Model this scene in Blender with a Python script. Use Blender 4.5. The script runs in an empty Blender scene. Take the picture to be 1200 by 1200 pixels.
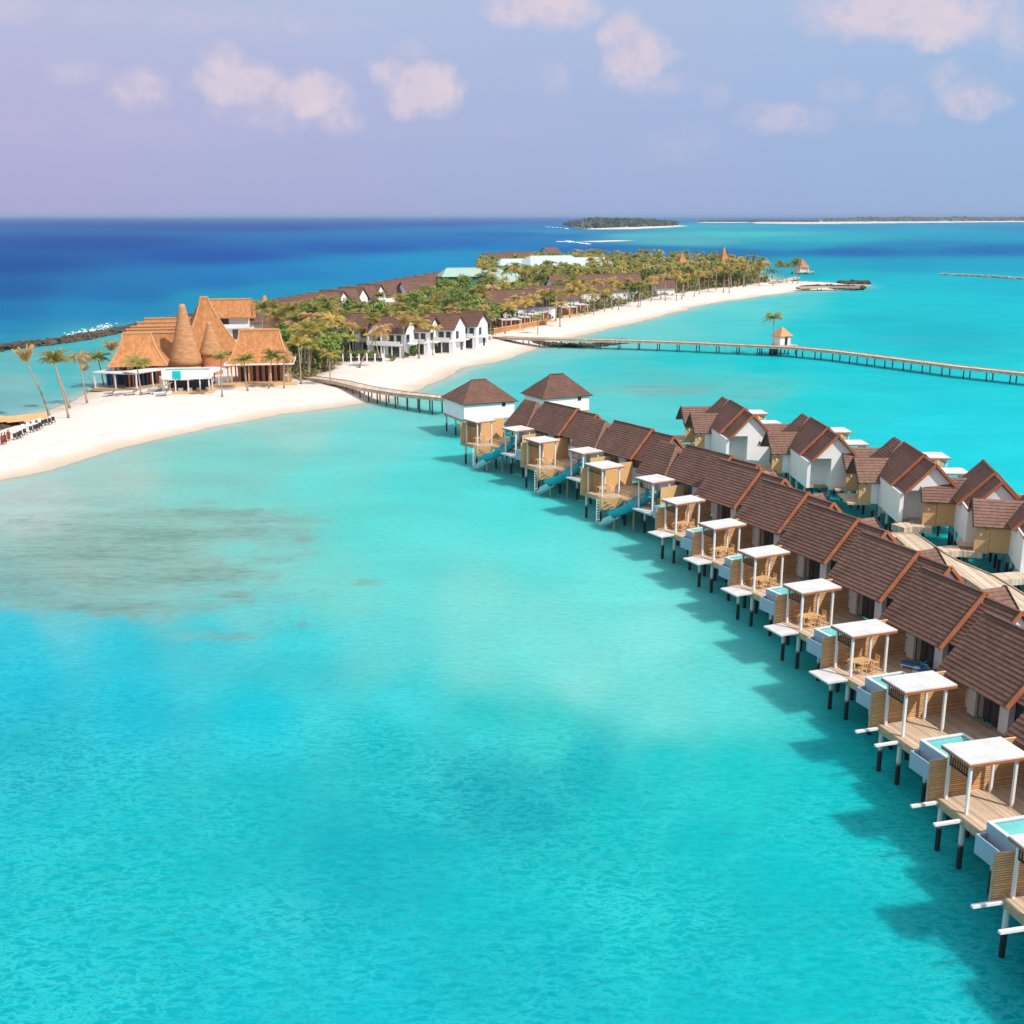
import bpy, math, random
import numpy as np
from mathutils import Vector, Matrix
random.seed(7)
rng = np.random.default_rng(7)
R = math.radians
sc = bpy.context.scene
col = sc.collection

# ------------------------------------------------------------------ camera
LIFT = 1.1                                              # the villas' level 0 above the lagoon
F_PX, CAM_H, HORIZON = 1350.0, 33.0 + LIFT, 252.5          # focal length in px of a 1200 px frame, metres, row of the horizon
PITCH = math.atan((600 - HORIZON) / F_PX)
cam_d = bpy.data.cameras.new('camera')
cam_d.sensor_width = 36.0
cam_d.lens = 36.0 * F_PX / 1200.0
cam_d.clip_start = 0.5
cam_d.clip_end = 150000.0
cam = bpy.data.objects.new('camera', cam_d)
col.objects.link(cam)
cam.location = (0, 0, CAM_H)
cam.rotation_euler = (math.pi / 2 - PITCH, 0, 0)
sc.camera = cam

# ------------------------------------------------------------------ light
SUN_EL, SUN_AZ = R(46.5), R(-37)                        # azimuth measured from +X towards +Y
sun_dir = Vector((math.cos(SUN_EL) * math.cos(SUN_AZ), math.cos(SUN_EL) * math.sin(SUN_AZ), math.sin(SUN_EL)))
sd = bpy.data.lights.new('sun', 'SUN')
sd.energy = 4.5
sd.angle = R(0.6)
sd.color = (1.0, 0.93, 0.84)
sun = bpy.data.objects.new('sun', sd)
col.objects.link(sun)
sun.location = (80, -40, 120)
sun.rotation_euler = (-sun_dir).to_track_quat('-Z', 'Y').to_euler()

sc.view_settings.view_transform = 'Standard'
sc.view_settings.look = 'None'
sc.view_settings.exposure = 0.0
sc.view_settings.gamma = 1.0

def lin(c):
    c = np.asarray(c, float) / 255.0
    return np.where(c <= 0.04045, c / 12.92, ((c + 0.055) / 1.055) ** 2.4)

def px_dir(x, y):
    u, v = x - 600, y - 600
    return Vector((u, F_PX * math.cos(PITCH) - v * math.sin(PITCH), -F_PX * math.sin(PITCH) - v * math.cos(PITCH))).normalized()

def P(x, y, z=0.0):
    """the point of the place that the photograph shows at pixel x, y if it stands z above the water"""
    d = px_dir(x, y)
    t = -(CAM_H - z) / d.z
    return Vector((d.x * t, d.y * t, z))

class NT:
    """small helper round a node tree"""
    def __init__(s, nt): s.nt = nt
    def n(s, t, **kw):
        nd = s.nt.nodes.new(t)
        for k, v in kw.items():
            if k.startswith('i_'):
                nd.inputs[int(k[2:])].default_value = v
            else:
                setattr(nd, k, v)
        return nd
    def l(s, a, b): s.nt.links.new(a, b)
    def val(s, sock, v):
        if hasattr(v, 'is_output') or isinstance(v, bpy.types.NodeSocket): s.l(v, sock)
        else: sock.default_value = v
    def m(s, op, a, b=None, c=None, clamp=False):
        nd = s.nt.nodes.new('ShaderNodeMath'); nd.operation = op; nd.use_clamp = clamp
        for i, v in enumerate((a, b, c)):
            if v is not None: s.val(nd.inputs[i], v)
        return nd.outputs[0]
    def mix(s, f, a, b, blend='MIX'):
        nd = s.nt.nodes.new('ShaderNodeMix'); nd.data_type = 'RGBA'; nd.blend_type = blend
        s.val(nd.inputs[0], f)
        for sock, v in ((nd.inputs[6], a), (nd.inputs[7], b)):
            if isinstance(v, bpy.types.NodeSocket): s.l(v, sock)
            else: sock.default_value = tuple(v)[:3] + (1.0,)
        return nd.outputs[2]
    def ramp(s, f, stops, interp='LINEAR'):
        nd = s.nt.nodes.new('ShaderNodeValToRGB'); cr = nd.color_ramp; cr.interpolation = interp
        while len(cr.elements) < len(stops): cr.elements.new(0.5)
        for e, (p, c) in zip(cr.elements, stops):
            e.position = p
            e.color = (tuple(c) + (1.0,)) if hasattr(c, '__len__') else (c, c, c, 1.0)
        s.l(f, nd.inputs[0])
        return nd.outputs[0]
    def noise(s, vec, scale, detail=4, rough=0.55, dist=0.0):
        nd = s.nt.nodes.new('ShaderNodeTexNoise')
        nd.inputs['Scale'].default_value = scale; nd.inputs['Detail'].default_value = detail
        nd.inputs['Roughness'].default_value = rough; nd.inputs['Distortion'].default_value = dist
        if vec is not None: s.l(vec, nd.inputs['Vector'])
        return nd.outputs[0]
    def mapping(s, vec, loc=(0, 0, 0), rot=(0, 0, 0), scale=(1, 1, 1)):
        nd = s.nt.nodes.new('ShaderNodeMapping')
        nd.inputs['Location'].default_value = loc; nd.inputs['Rotation'].default_value = rot; nd.inputs['Scale'].default_value = scale
        s.l(vec, nd.inputs['Vector'])
        return nd.outputs[0]

# ------------------------------------------------------------------ sky: Nishita light, a lavender tropical air and low cumulus, all by direction
world = bpy.data.worlds.new('World')
sc.world = world
world.use_nodes = True
wt = world.node_tree
wt.nodes.clear()
W = NT(wt)
sky = W.n('ShaderNodeTexSky')
sky.sky_type = 'NISHITA'
sky.sun_disc = False
sky.sun_elevation = SUN_EL
sky.sun_rotation = math.pi / 2 - SUN_AZ
sky.air_density = 1.0
sky.dust_density = 1.5
sky.ozone_density = 2.0
SKY_K = 0.085
tc = W.n('ShaderNodeTexCoord').outputs['Generated']
sep = W.n('ShaderNodeSeparateXYZ'); W.l(tc, sep.inputs[0])
X, Y, Z = sep.outputs
az = W.m('ARCTAN2', X, Y)                       # 0 straight ahead, + to the right
el = W.m('ARCSINE', Z)
skyc = W.mix(1.0, sky.outputs[0], (SKY_K, SKY_K, SKY_K), 'MULTIPLY')
# air colour by height above the horizon, a little pinker to the left (north-west)
elr = W.m('DIVIDE', el, R(90), clamp=True)
airL = W.ramp(elr, [(0.0, lin((175, 174, 217))), (0.05, lin((182, 181, 220))), (0.12, lin((191, 197, 226))), (0.3, lin((226, 230, 240))), (1.0, lin((240, 243, 250)))])
airR = W.ramp(elr, [(0.0, lin((153, 184, 223))), (0.05, lin((153, 187, 227))), (0.12, lin((167, 197, 231))), (0.3, lin((224, 232, 242))), (1.0, lin((240, 243, 250)))])
side = W.m('MULTIPLY_ADD', az, 1.1, 0.42, clamp=True)
airc = W.mix(side, airL, airR)
base = W.mix(0.94, skyc, airc)
# clouds
comb = W.n('ShaderNodeCombineXYZ'); W.l(az, comb.inputs[0]); W.l(el, comb.inputs[1])
nz1 = W.noise(comb.outputs[0], 26, 5, 0.6)
nz2 = W.noise(W.mapping(comb.outputs[0], loc=(3.1, 1.7, 0)), 80, 6, 0.66)
nzc = W.n('ShaderNodeTexNoise'); nzc.inputs['Scale'].default_value = 45; nzc.inputs['Detail'].default_value = 4
W.l(comb.outputs[0], nzc.inputs['Vector'])
wob = W.n('ShaderNodeSeparateColor'); W.l(nzc.outputs['Color'], wob.inputs[0])
az_w = W.m('MULTIPLY_ADD', wob.outputs[0], 0.03, W.m('SUBTRACT', az, 0.015))
el_w = W.m('MULTIPLY_ADD', wob.outputs[1], 0.02, W.m('SUBTRACT', el, 0.010))
puffs = [  # px, py, half width, half height, strength
    (285, 97, 52, 24, 0.95), (265, 85, 28, 28, 0.8), (365, 112, 44, 24, 0.95), (395, 140, 26, 18, 0.6), (330, 130, 90, 22, 0.35),
    (165, 106, 34, 20, 0.6), (95, 84, 32, 14, 0.38), (497, 106, 40, 28, 1.0), (452, 84, 24, 16, 0.6), (478, 60, 22, 12, 0.3),
    (635, 8, 62, 22, 0.85), (745, 66, 38, 30, 0.95), (728, 45, 24, 24, 0.9), (770, 98, 48, 16, 0.35), (652, 92, 18, 18, 0.35),
    (1050, 12, 95, 30, 0.9), (1110, 26, 55, 24, 0.8), (1010, 6, 60, 22, 0.7), (1138, 116, 34, 20, 0.6), (1110, 92, 20, 20, 0.4),
    (1050, 112, 26, 18, 0.3), (838, 110, 18, 18, 0.3), (925, 138, 52, 16, 0.42), (985, 108, 28, 14, 0.22), (1040, 136, 46, 12, 0.22),
    (15, 8, 40, 16, 0.3), (250, 26, 190, 16, 0.25), (1190, 30, 26, 34, 0.4), (560, 150, 160, 14, 0.12), (800, 170, 60, 22, 0.2), (150, 150, 200, 24, 0.14)]
acc = None
for (cx, cy, hw, hh, k) in puffs:
    d = px_dir(cx, cy)
    a0, e0 = math.atan2(d.x, d.y), math.asin(d.z)
    rx, ry = hw / F_PX, hh / F_PX
    dx = W.m('MULTIPLY', W.m('SUBTRACT', az_w, a0), 1 / rx)
    dy = W.m('MULTIPLY', W.m('SUBTRACT', el_w, e0), 1 / ry)
    r2 = W.m('MULTIPLY_ADD', dx, dx, W.m('MULTIPLY', dy, dy))
    g = W.m('MULTIPLY', W.m('SUBTRACT', 1.0, W.m('MULTIPLY', r2, 0.6), clamp=True), k)
    acc = g if acc is None else W.m('MAXIMUM', acc, g)
dens = W.m('ADD', acc, W.m('MULTIPLY', W.m('SUBTRACT', nz1, 0.5), W.m('MULTIPLY', acc, 1.5)))
dens = W.m('ADD', dens, W.m('MULTIPLY', W.m('SUBTRACT', nz2, 0.5), W.m('MULTIPLY', acc, 1.7)))
cov = W.n('ShaderNodeMapRange'); cov.interpolation_type = 'SMOOTHSTEP'
W.l(dens, cov.inputs[0]); cov.inputs[1].default_value = 0.0; cov.inputs[2].default_value = 0.9
shade = W.m('MULTIPLY_ADD', W.m('SUBTRACT', nz1, 0.45), 1.3, 0.5, clamp=True)
cloudc = W.mix(shade, lin((200, 192, 219)), lin((238, 219, 222)))
final = W.mix(W.m('MULTIPLY', cov.outputs[0], 0.85), base, cloudc)
bg = W.n('ShaderNodeBackground'); W.l(final, bg.inputs[0]); bg.inputs[1].default_value = 1.0
out = W.n('ShaderNodeOutputWorld'); W.l(bg.outputs[0], out.inputs[0])

# ------------------------------------------------------------------ mesh helper
class MB:
    flip = False                                   # mirror across the local x axis (for the row seen from behind)
    def __init__(s): s.v = []; s.f = []
    def add(s, vs, fs):
        o = len(s.v); s.v += [tuple(p) for p in vs]; s.f += [tuple(i + o for i in q) for q in fs]; return s
    def box(s, x0, x1, y0, y1, z0, z1, M=None):
        vs = [(x, y, z) for z in (z0, z1) for y in (y0, y1) for x in (x0, x1)]
        if M is not None: vs = [M @ Vector(p) for p in vs]
        return s.add(vs, [(0, 2, 3, 1), (4, 5, 7, 6), (0, 1, 5, 4), (1, 3, 7, 5), (3, 2, 6, 7), (2, 0, 4, 6)])
    def beam(s, a, b, w, h):
        """a box of width w and height h from a to b"""
        a, b = Vector(a), Vector(b); d = b - a; L = d.length; x = d / L
        up = Vector((0, 0, 1)) if abs(x.z) < 0.95 else Vector((0, 1, 0))
        y = up.cross(x).normalized(); z = x.cross(y)
        M = Matrix(((x.x, y.x, z.x, a.x), (x.y, y.y, z.y, a.y), (x.z, y.z, z.z, a.z), (0, 0, 0, 1)))
        return s.box(0, L, -w / 2, w / 2, -h / 2, h / 2, M)
    def prism(s, poly, z0, z1):
        n = len(poly)
        vs = [(x, y, z0) for x, y in poly] + [(x, y, z1) for x, y in poly]
        return s.add(vs, [tuple(range(n - 1, -1, -1)), tuple(range(n, 2 * n))] + [(i, (i + 1) % n, n + (i + 1) % n, n + i) for i in range(n)])
    def gable(s, x0, x1, y0, y1, z0, z1, along='x'):
        """triangular prism wall: pentagon-free gable block, ridge along x or y"""
        if along == 'x':
            ym = (y0 + y1) / 2
            vs = [(x0, y0, z0), (x0, y1, z0), (x0, ym, z1), (x1, y0, z0), (x1, y1, z0), (x1, ym, z1)]
            return s.add(vs, [(0, 2, 1), (3, 4, 5), (0, 1, 4, 3), (1, 2, 5, 4), (2, 0, 3, 5)])
        xm = (x0 + x1) / 2
        vs = [(x0, y0, z0), (x1, y0, z0), (xm, y0, z1), (x0, y1, z0), (x1, y1, z0), (xm, y1, z1)]
        return s.add(vs, [(0, 1, 2), (3, 5, 4), (0, 3, 4, 1), (1, 4, 5, 2), (2, 5, 3, 0)])
    def tube(s, pts, rad, seg=8, caps=True):
        pts = [Vector(p) for p in pts]; n = len(pts)
        if not hasattr(rad, '__len__'): rad = [rad] * n
        vs = []; fs = []
        ref = Vector((0, 0, 1)) if abs((pts[-1] - pts[0]).normalized().z) < 0.9 else Vector((1, 0, 0))
        for i, p in enumerate(pts):
            t = (pts[min(i + 1, n - 1)] - pts[max(i - 1, 0)]).normalized()
            u = ref.cross(t).normalized(); w = t.cross(u)
            for k in range(seg):
                a = 2 * math.pi * k / seg
                vs.append(p + (u * math.cos(a) + w * math.sin(a)) * rad[i])
        for i in range(n - 1):
            for k in range(seg):
                k2 = (k + 1) % seg
                fs.append((i * seg + k, i * seg + k2, (i + 1) * seg + k2, (i + 1) * seg + k))
        if caps:
            fs.append(tuple(range(seg - 1, -1, -1))); fs.append(tuple(range((n - 1) * seg, n * seg)))
        return s.add(vs, fs)
    def lathe(s, prof, seg=20, c=(0, 0)):
        vs = []; fs = []
        for r, z in prof:
            for k in range(seg):
                a = 2 * math.pi * k / seg
                vs.append((c[0] + r * math.cos(a), c[1] + r * math.sin(a), z))
        for i in range(len(prof) - 1):
            for k in range(seg):
                k2 = (k + 1) % seg
                fs.append((i * seg + k, i * seg + k2, (i + 1) * seg + k2, (i + 1) * seg + k))
        fs.append(tuple(range(seg - 1, -1, -1))); fs.append(tuple(range((len(prof) - 1) * seg, len(prof) * seg)))
        return s.add(vs, fs)
    def courses(s, e0, e1, r0, r1, n, lift=0.055, under=0.14):
        """a tiled slope: n overlapping courses between the eave e0-e1 and the ridge r0-r1, with a soffit below"""
        e0, e1, r0, r1 = map(Vector, (e0, e1, r0, r1))
        nv = (e1 - e0).cross(r0 - e0)
        if nv.length < 1e-6: nv = (e1 - e0).cross(r1 - e0)
        nv.normalize(); fl = nv.z < 0
        if fl: nv = -nv
        def q(a, b, c, d):
            s.add((a, b, c, d), [(3, 2, 1, 0) if fl else (0, 1, 2, 3)])
        for i in range(n):
            t0, t1 = i / n, (i + 1) / n
            a, b = e0.lerp(r0, t0), e1.lerp(r1, t0)
            c, d = e1.lerp(r1, t1), e0.lerp(r0, t1)
            up = nv * lift
            q(a + up, b + up, c, d)
            low = nv * (-under if i == 0 else 0)
            q(a + low, b + low, b + up, a + up)
        dn = nv * -under
        q(e1 + dn, e0 + dn, r0 + dn, r1 + dn)
        q(e0 + dn, e0, r0, r0 + dn)
        q(e1, e1 + dn, r1 + dn, r1)
        return s
    def build(s, name, mat, parent=None, smooth=False, loc=None):
        me = bpy.data.meshes.new(name)
        v = s.v; f = s.f
        if MB.flip:
            v = [(x, -y, z) for x, y, z in v]; f = [tuple(reversed(q)) for q in f]
        me.from_pydata(v, [], f)
        me.validate()
        if smooth: me.polygons.foreach_set('use_smooth', [True] * len(me.polygons))
        me.materials.append(mat)
        o = bpy.data.objects.new(name, me); col.objects.link(o)
        if parent is not None: o.parent = parent
        if loc is not None: o.location = loc
        return o

def tag(o, label, cat, group=None, kind=None):
    if label: o['label'] = label
    if cat: o['category'] = cat
    if group: o['group'] = group
    if kind: o['kind'] = kind
    return o

def thing(name, label, cat, loc=(0, 0, 0), rz=0.0, group=None):
    o = bpy.data.objects.new(name, None); col.objects.link(o)
    o.empty_display_size = 0.5
    o.location = loc; o.rotation_euler = (0, 0, rz)
    return tag(o, label, cat, group)

def copy_tree(o, parent=None):
    c = o.copy(); col.objects.link(c)
    if parent is not None: c.parent = parent
    for ch in KIDS.get(o.name, []): copy_tree(ch, c)
    return c
KIDS = {}
def index_kids():
    KIDS.clear()
    for o in bpy.data.objects:
        if o.parent is not None: KIDS.setdefault(o.parent.name, []).append(o)

def dup(root, loc, rz, label=None, group=None, scale=None):
    c = copy_tree(root)
    c.location = loc; c.rotation_euler = (root.rotation_euler[0], root.rotation_euler[1], rz)
    if scale: c.scale = (scale,) * 3
    if label: c['label'] = label
    if group: c['group'] = group
    return c

# ------------------------------------------------------------------ materials
def mat(name, c, rough=0.75, var=0.12, scale=2.0, spec=0.3, bump=0.0, bscale=20.0, c2=None, obj_var=0.0, stretch=(1, 1, 1), metal=0.0):
    """plain procedural surface: a colour broken up by two sizes of noise"""
    m = bpy.data.materials.new(name); m.use_nodes = True
    t = NT(m.node_tree); b = m.node_tree.nodes['Principled BSDF']
    co = t.mapping(t.n('ShaderNodeTexCoord').outputs['Object'], scale=stretch)
    n1 = t.noise(co, scale, 5, 0.6); n2 = t.noise(co, scale * 9, 3, 0.6)
    c = np.asarray(c, float); d = np.asarray(c2, float) if c2 is not None else c * (1 - 2.0 * var)
    f = t.m('MULTIPLY_ADD', t.m('SUBTRACT', n1, 0.5), 1.8, t.m('MULTIPLY_ADD', t.m('SUBTRACT', n2, 0.5), 0.8, 0.5), clamp=True)
    cc = t.mix(f, np.clip(d, 0, 1), np.clip(c * (1 + var * 0.6), 0, 1))
    if obj_var:
        r = t.n('ShaderNodeObjectInfo').outputs['Random']
        k = t.m('MULTIPLY_ADD', r, 2 * obj_var, 1 - obj_var)
        hs = t.n('ShaderNodeHueSaturation'); t.l(k, hs.inputs['Value']); t.l(cc, hs.inputs['Color']); cc = hs.outputs[0]
    t.l(cc, b.inputs['Base Color'])
    b.inputs['Roughness'].default_value = rough
    b.inputs['Specular IOR Level'].default_value = spec
    b.inputs['Metallic'].default_value = metal
    if bump:
        bp = t.n('ShaderNodeBump'); bp.inputs['Strength'].default_value = bump; bp.inputs['Distance'].default_value = 0.03
        t.l(t.noise(co, bscale, 4, 0.6), bp.inputs['Height']); t.l(bp.outputs[0], b.inputs['Normal'])
    return m

def striped(name, c, gap_c, axis, pitch, gap=0.12, rough=0.7, var=0.15, bump=0.6, board=0.22, rot=0.0):
    """boards, slats or tiles: stripes across one object axis, every board with a tone of its own"""
    m = bpy.data.materials.new(name); m.use_nodes = True
    t = NT(m.node_tree); b = m.node_tree.nodes['Principled BSDF']
    co = t.n('ShaderNodeTexCoord').outputs['Object']
    if rot: co = t.mapping(co, rot=(0, 0, rot))
    sp = t.n('ShaderNodeSeparateXYZ'); t.l(co, sp.inputs[0])
    u = t.m('DIVIDE', sp.outputs['XYZ'.index(axis)], pitch)
    fr = t.m('FRACT', u); idx = t.m('FLOOR', u)
    wn = t.n('ShaderNodeTexWhiteNoise', noise_dimensions='1D'); t.l(idx, wn.inputs['W'])
    tone = t.m('MULTIPLY_ADD', wn.outputs[0], 2 * board, 1 - board)
    n1 = t.noise(co, 1.3, 5, 0.6); n2 = t.noise(co, 14, 3, 0.6)
    k = t.m('MULTIPLY', tone, t.m('MULTIPLY_ADD', t.m('SUBTRACT', n1, 0.5), 4 * var, t.m('MULTIPLY_ADD', t.m('SUBTRACT', n2, 0.5), 2 * var, 1.0)))
    hs = t.n('ShaderNodeHueSaturation'); hs.inputs['Color'].default_value = tuple(c) + (1,); t.l(k, hs.inputs['Value'])
    g = t.m('LESS_THAN', fr, gap)
    t.l(t.mix(g, hs.outputs[0], gap_c), b.inputs['Base Color'])
    b.inputs['Roughness'].default_value = rough; b.inputs['Specular IOR Level'].default_value = 0.25
    bp = t.n('ShaderNodeBump'); bp.inputs['Strength'].default_value = bump; bp.inputs['Distance'].default_value = 0.02
    t.l(t.m('SUBTRACT', 1.0, g), bp.inputs['Height']); t.l(bp.outputs[0], b.inputs['Normal'])
    return m

def roof_mat(name, c):
    m = bpy.data.materials.new(name); m.use_nodes = True
    t = NT(m.node_tree); b = m.node_tree.nodes['Principled BSDF']
    co = t.n('ShaderNodeTexCoord').outputs['Object']
    n1 = t.noise(co, 0.5, 5, 0.65); n2 = t.noise(t.mapping(co, scale=(5, 2.5, 2.5)), 1.6, 3, 0.7)
    n3 = t.noise(t.mapping(co, scale=(0.6, 3, 3)), 1.2, 3, 0.6)
    k = t.m('MULTIPLY_ADD', t.m('SUBTRACT', n1, 0.5), 0.9, t.m('MULTIPLY_ADD', t.m('SUBTRACT', n2, 0.5), 0.9, t.m('MULTIPLY_ADD', t.m('SUBTRACT', n3, 0.5), 0.4, 1.0)))
    r = t.n('ShaderNodeObjectInfo').outputs['Random']
    k = t.m('MULTIPLY', k, t.m('MULTIPLY_ADD', r, 0.16, 0.92))
    sn = t.n('ShaderNodeVectorMath', operation='SNAP'); t.l(co, sn.inputs[0]); sn.inputs[1].default_value = (0.42, 0.23, 0.23)
    wn = t.n('ShaderNodeTexWhiteNoise', noise_dimensions='3D'); t.l(sn.outputs[0], wn.inputs['Vector'])
    k = t.m('MULTIPLY', k, t.m('MULTIPLY_ADD', wn.outputs[0], 0.22, 0.89))
    hs = t.n('ShaderNodeHueSaturation'); hs.inputs['Color'].default_value = tuple(c) + (1,); t.l(k, hs.inputs['Value'])
    t.l(hs.outputs[0], b.inputs['Base Color'])
    b.inputs['Roughness'].default_value = 0.8; b.inputs['Specular IOR Level'].default_value = 0.2
    bp = t.n('ShaderNodeBump'); bp.inputs['Strength'].default_value = 0.5; bp.inputs['Distance'].default_value = 0.03
    t.l(n2, bp.inputs['Height']); t.l(bp.outputs[0], b.inputs['Normal'])
    return m

def glass_mat(name, c):
    m = bpy.data.materials.new(name); m.use_nodes = True
    t = NT(m.node_tree); b = m.node_tree.nodes['Principled BSDF']
    co = t.n('ShaderNodeTexCoord').outputs['Object']
    n = t.noise(t.mapping(co, scale=(3, 1, 0.3)), 1.5, 2, 0.5)
    t.l(t.mix(n, np.asarray(c) * 0.3, np.asarray(c) * 2.2), b.inputs['Base Color'])
    b.inputs['Roughness'].default_value = 0.08; b.inputs['Specular IOR Level'].default_value = 0.6
    return m

def pile_mat(name, top, low=0.6):
    """a pile painted pale above the splash line, black with weed below it"""
    m = bpy.data.materials.new(name); m.use_nodes = True
    t = NT(m.node_tree); b = m.node_tree.nodes['Principled BSDF']
    co = t.n('ShaderNodeTexCoord').outputs['Object']
    sp = t.n('ShaderNodeSeparateXYZ'); t.l(co, sp.inputs[0])
    n = t.noise(co, 5, 4, 0.6)
    h = t.m('ADD', sp.outputs[2], t.m('MULTIPLY', t.m('SUBTRACT', n, 0.5), 0.6))
    f = t.n('ShaderNodeMapRange'); t.l(h, f.inputs[0]); f.inputs[1].default_value = low; f.inputs[2].default_value = low + 0.25
    t.l(t.mix(f.outputs[0], (0.012, 0.013, 0.014), top), b.inputs['Base Color'])
    b.inputs['Roughness'].default_value = 0.6
    return m

def leaf_mat(name, c1, c2, trans=0.25):
    m = bpy.data.materials.new(name); m.use_nodes = True
    t = NT(m.node_tree); nt = m.node_tree; b = nt.nodes['Principled BSDF']
    co = t.n('ShaderNodeTexCoord').outputs['Object']
    r = t.n('ShaderNodeObjectInfo').outputs['Random']
    n = t.noise(co, 0.9, 3, 0.6)
    f = t.m('MULTIPLY_ADD', t.m('SUBTRACT', n, 0.5), 1.6, t.m('MULTIPLY_ADD', t.m('SUBTRACT', r, 0.5), 0.7, 0.5), clamp=True)
    cc = t.mix(f, c1, c2)
    t.l(cc, b.inputs['Base Color']); b.inputs['Roughness'].default_value = 0.6; b.inputs['Specular IOR Level'].default_value = 0.3
    tr = t.n('ShaderNodeBsdfTranslucent'); t.l(cc, tr.inputs[0])
    mx = t.n('ShaderNodeMixShader'); mx.inputs[0].default_value = trans
    t.l(b.outputs[0], mx.inputs[1]); t.l(tr.outputs[0], mx.inputs[2]); t.l(mx.outputs[0], nt.nodes['Material Output'].inputs[0])
    return m

M = {}
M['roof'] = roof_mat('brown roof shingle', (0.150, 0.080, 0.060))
M['roof_light'] = roof_mat('light brown roof shingle', (0.20, 0.115, 0.088))  # lighter brown for the entrance wings and the hip ends
M['barge'] = mat('orange stained timber', (0.42, 0.14, 0.06), 0.6, 0.15)
M['white'] = mat('white render', (0.86, 0.85, 0.84), 0.7, 0.05, 0.8)
M['white_paint'] = mat('white painted timber', (0.78, 0.77, 0.76), 0.5, 0.06, 1.5)
M['membrane'] = mat('white roof membrane', (0.66, 0.65, 0.655), 0.6, 0.12, 0.9)
M['deck'] = striped('deck boards', (0.56, 0.42, 0.30), (0.10, 0.07, 0.05), 'Y', 0.16, 0.10)
M['deck_x'] = striped('walkway boards', (0.60, 0.47, 0.36), (0.16, 0.11, 0.08), 'X', 0.2, 0.10)
M['slat'] = striped('slatted wood screen', (0.68, 0.40, 0.20), (0.10, 0.05, 0.025), 'Z', 0.13, 0.22, board=0.15)
M['wood'] = mat('golden timber', (0.74, 0.44, 0.20), 0.6, 0.18, 2.5, stretch=(1, 1, 6))
M['fascia'] = mat('weathered timber edge', (0.46, 0.34, 0.22), 0.75, 0.2, 2.0)
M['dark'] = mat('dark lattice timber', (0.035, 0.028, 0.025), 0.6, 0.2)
M['poolwall'] = mat('blue grey pool tile', (0.33, 0.42, 0.52), 0.4, 0.08, 3)
M['poolwater'] = mat('pool water', (0.16, 0.58, 0.58), 0.05, 0.1, 1.5, spec=0.5, bump=0.15, bscale=6)
M['pooledge'] = mat('pale pool edge', (0.62, 0.66, 0.68), 0.5, 0.05)
M['glass'] = glass_mat('dark glazing', (0.035, 0.04, 0.042))
M['curtain'] = mat('linen curtain', (0.42, 0.36, 0.28), 0.9, 0.15, 3, stretch=(8, 8, 0.5))
M['pile'] = pile_mat('marine pile', (0.60, 0.58, 0.55), 0.2)
M['pile_grey'] = pile_mat('jetty pile', (0.10, 0.095, 0.09))
M['slide'] = mat('turquoise slide shell', (0.01, 0.40, 0.48), 0.25, 0.08, 2, spec=0.5)
M['slide_in'] = mat('pale slide lining', (0.12, 0.58, 0.66), 0.25, 0.08, 2, spec=0.5)
M['thatch'] = mat('orange thatch', (0.53, 0.235, 0.095), 0.95, 0.24, 0.7, spec=0.1, bump=1.0, bscale=7, stretch=(2.2, 2.2, 0.5), obj_var=0.08)
M['thatch_pale'] = mat('pale woven thatch', (0.55, 0.29, 0.14), 0.95, 0.22, 0.9, spec=0.1, bump=0.9, bscale=8, stretch=(1, 1, 3))
M['thatch_cap'] = mat('thatch ridge cap', (0.64, 0.34, 0.16), 0.95, 0.15)
M['green_roof'] = mat('pale green sheet roof', (0.36, 0.52, 0.44), 0.5, 0.1, 0.3, stretch=(1, 6, 1))
M['mint_roof'] = mat('weathered mint sheet roof', (0.52, 0.61, 0.59), 0.5, 0.1, 0.3, stretch=(1, 6, 1))
M['green_wall'] = mat('green panel wall', (0.04, 0.24, 0.15), 0.6, 0.1)
M['blue'] = mat('bright blue cushion', (0.02, 0.17, 0.42), 0.8, 0.1)
M['teal'] = mat('turquoise panel', (0.0, 0.50, 0.52), 0.4, 0.1)
M['grey_fabric'] = mat('grey lounger fabric', (0.42, 0.40, 0.38), 0.9, 0.12)
M['terracotta'] = mat('orange hut wall', (0.55, 0.22, 0.09), 0.85, 0.2)
M['rock'] = mat('breakwater rock', (0.11, 0.082, 0.055), 0.9, 0.5, 0.45, bump=0.8, bscale=2, c2=(0.012, 0.011, 0.01))
M['rock_pale'] = mat('pale breakwater rock', (0.42, 0.38, 0.32), 0.9, 0.35, 0.6, bump=0.6, bscale=3)
M['bark'] = mat('palm trunk', (0.40, 0.31, 0.24), 0.9, 0.2, 2, bump=0.4, bscale=8, stretch=(1, 1, 5))
M['bark_dark'] = mat('tree bark', (0.12, 0.085, 0.06), 0.9, 0.2, 2)
M['palm_green'] = leaf_mat('green palm frond', (0.07, 0.12, 0.018), (0.40, 0.38, 0.09))
M['palm_yellow'] = leaf_mat('yellowing palm frond', (0.18, 0.19, 0.03), (0.66, 0.46, 0.12))
M['palm_dry'] = leaf_mat('dry palm frond', (0.34, 0.22, 0.06), (0.72, 0.48, 0.22))
M['leaf'] = leaf_mat('broad leaf', (0.06, 0.13, 0.02), (0.31, 0.38, 0.08), 0.25)
M['scrub'] = leaf_mat('scrub leaf', (0.09, 0.12, 0.025), (0.42, 0.34, 0.12), 0.2)
M['far_tree'] = leaf_mat('far island foliage', (0.06, 0.085, 0.035), (0.17, 0.19, 0.085), 0.15)
M['skin'] = mat('skin', (0.30, 0.15, 0.09), 0.6, 0.1)
M['cloth'] = mat('reddish brown cloth', (0.22, 0.05, 0.03), 0.9, 0.15)
M['cloth_dark'] = mat('dark cloth', (0.03, 0.025, 0.03), 0.9, 0.15)
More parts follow.
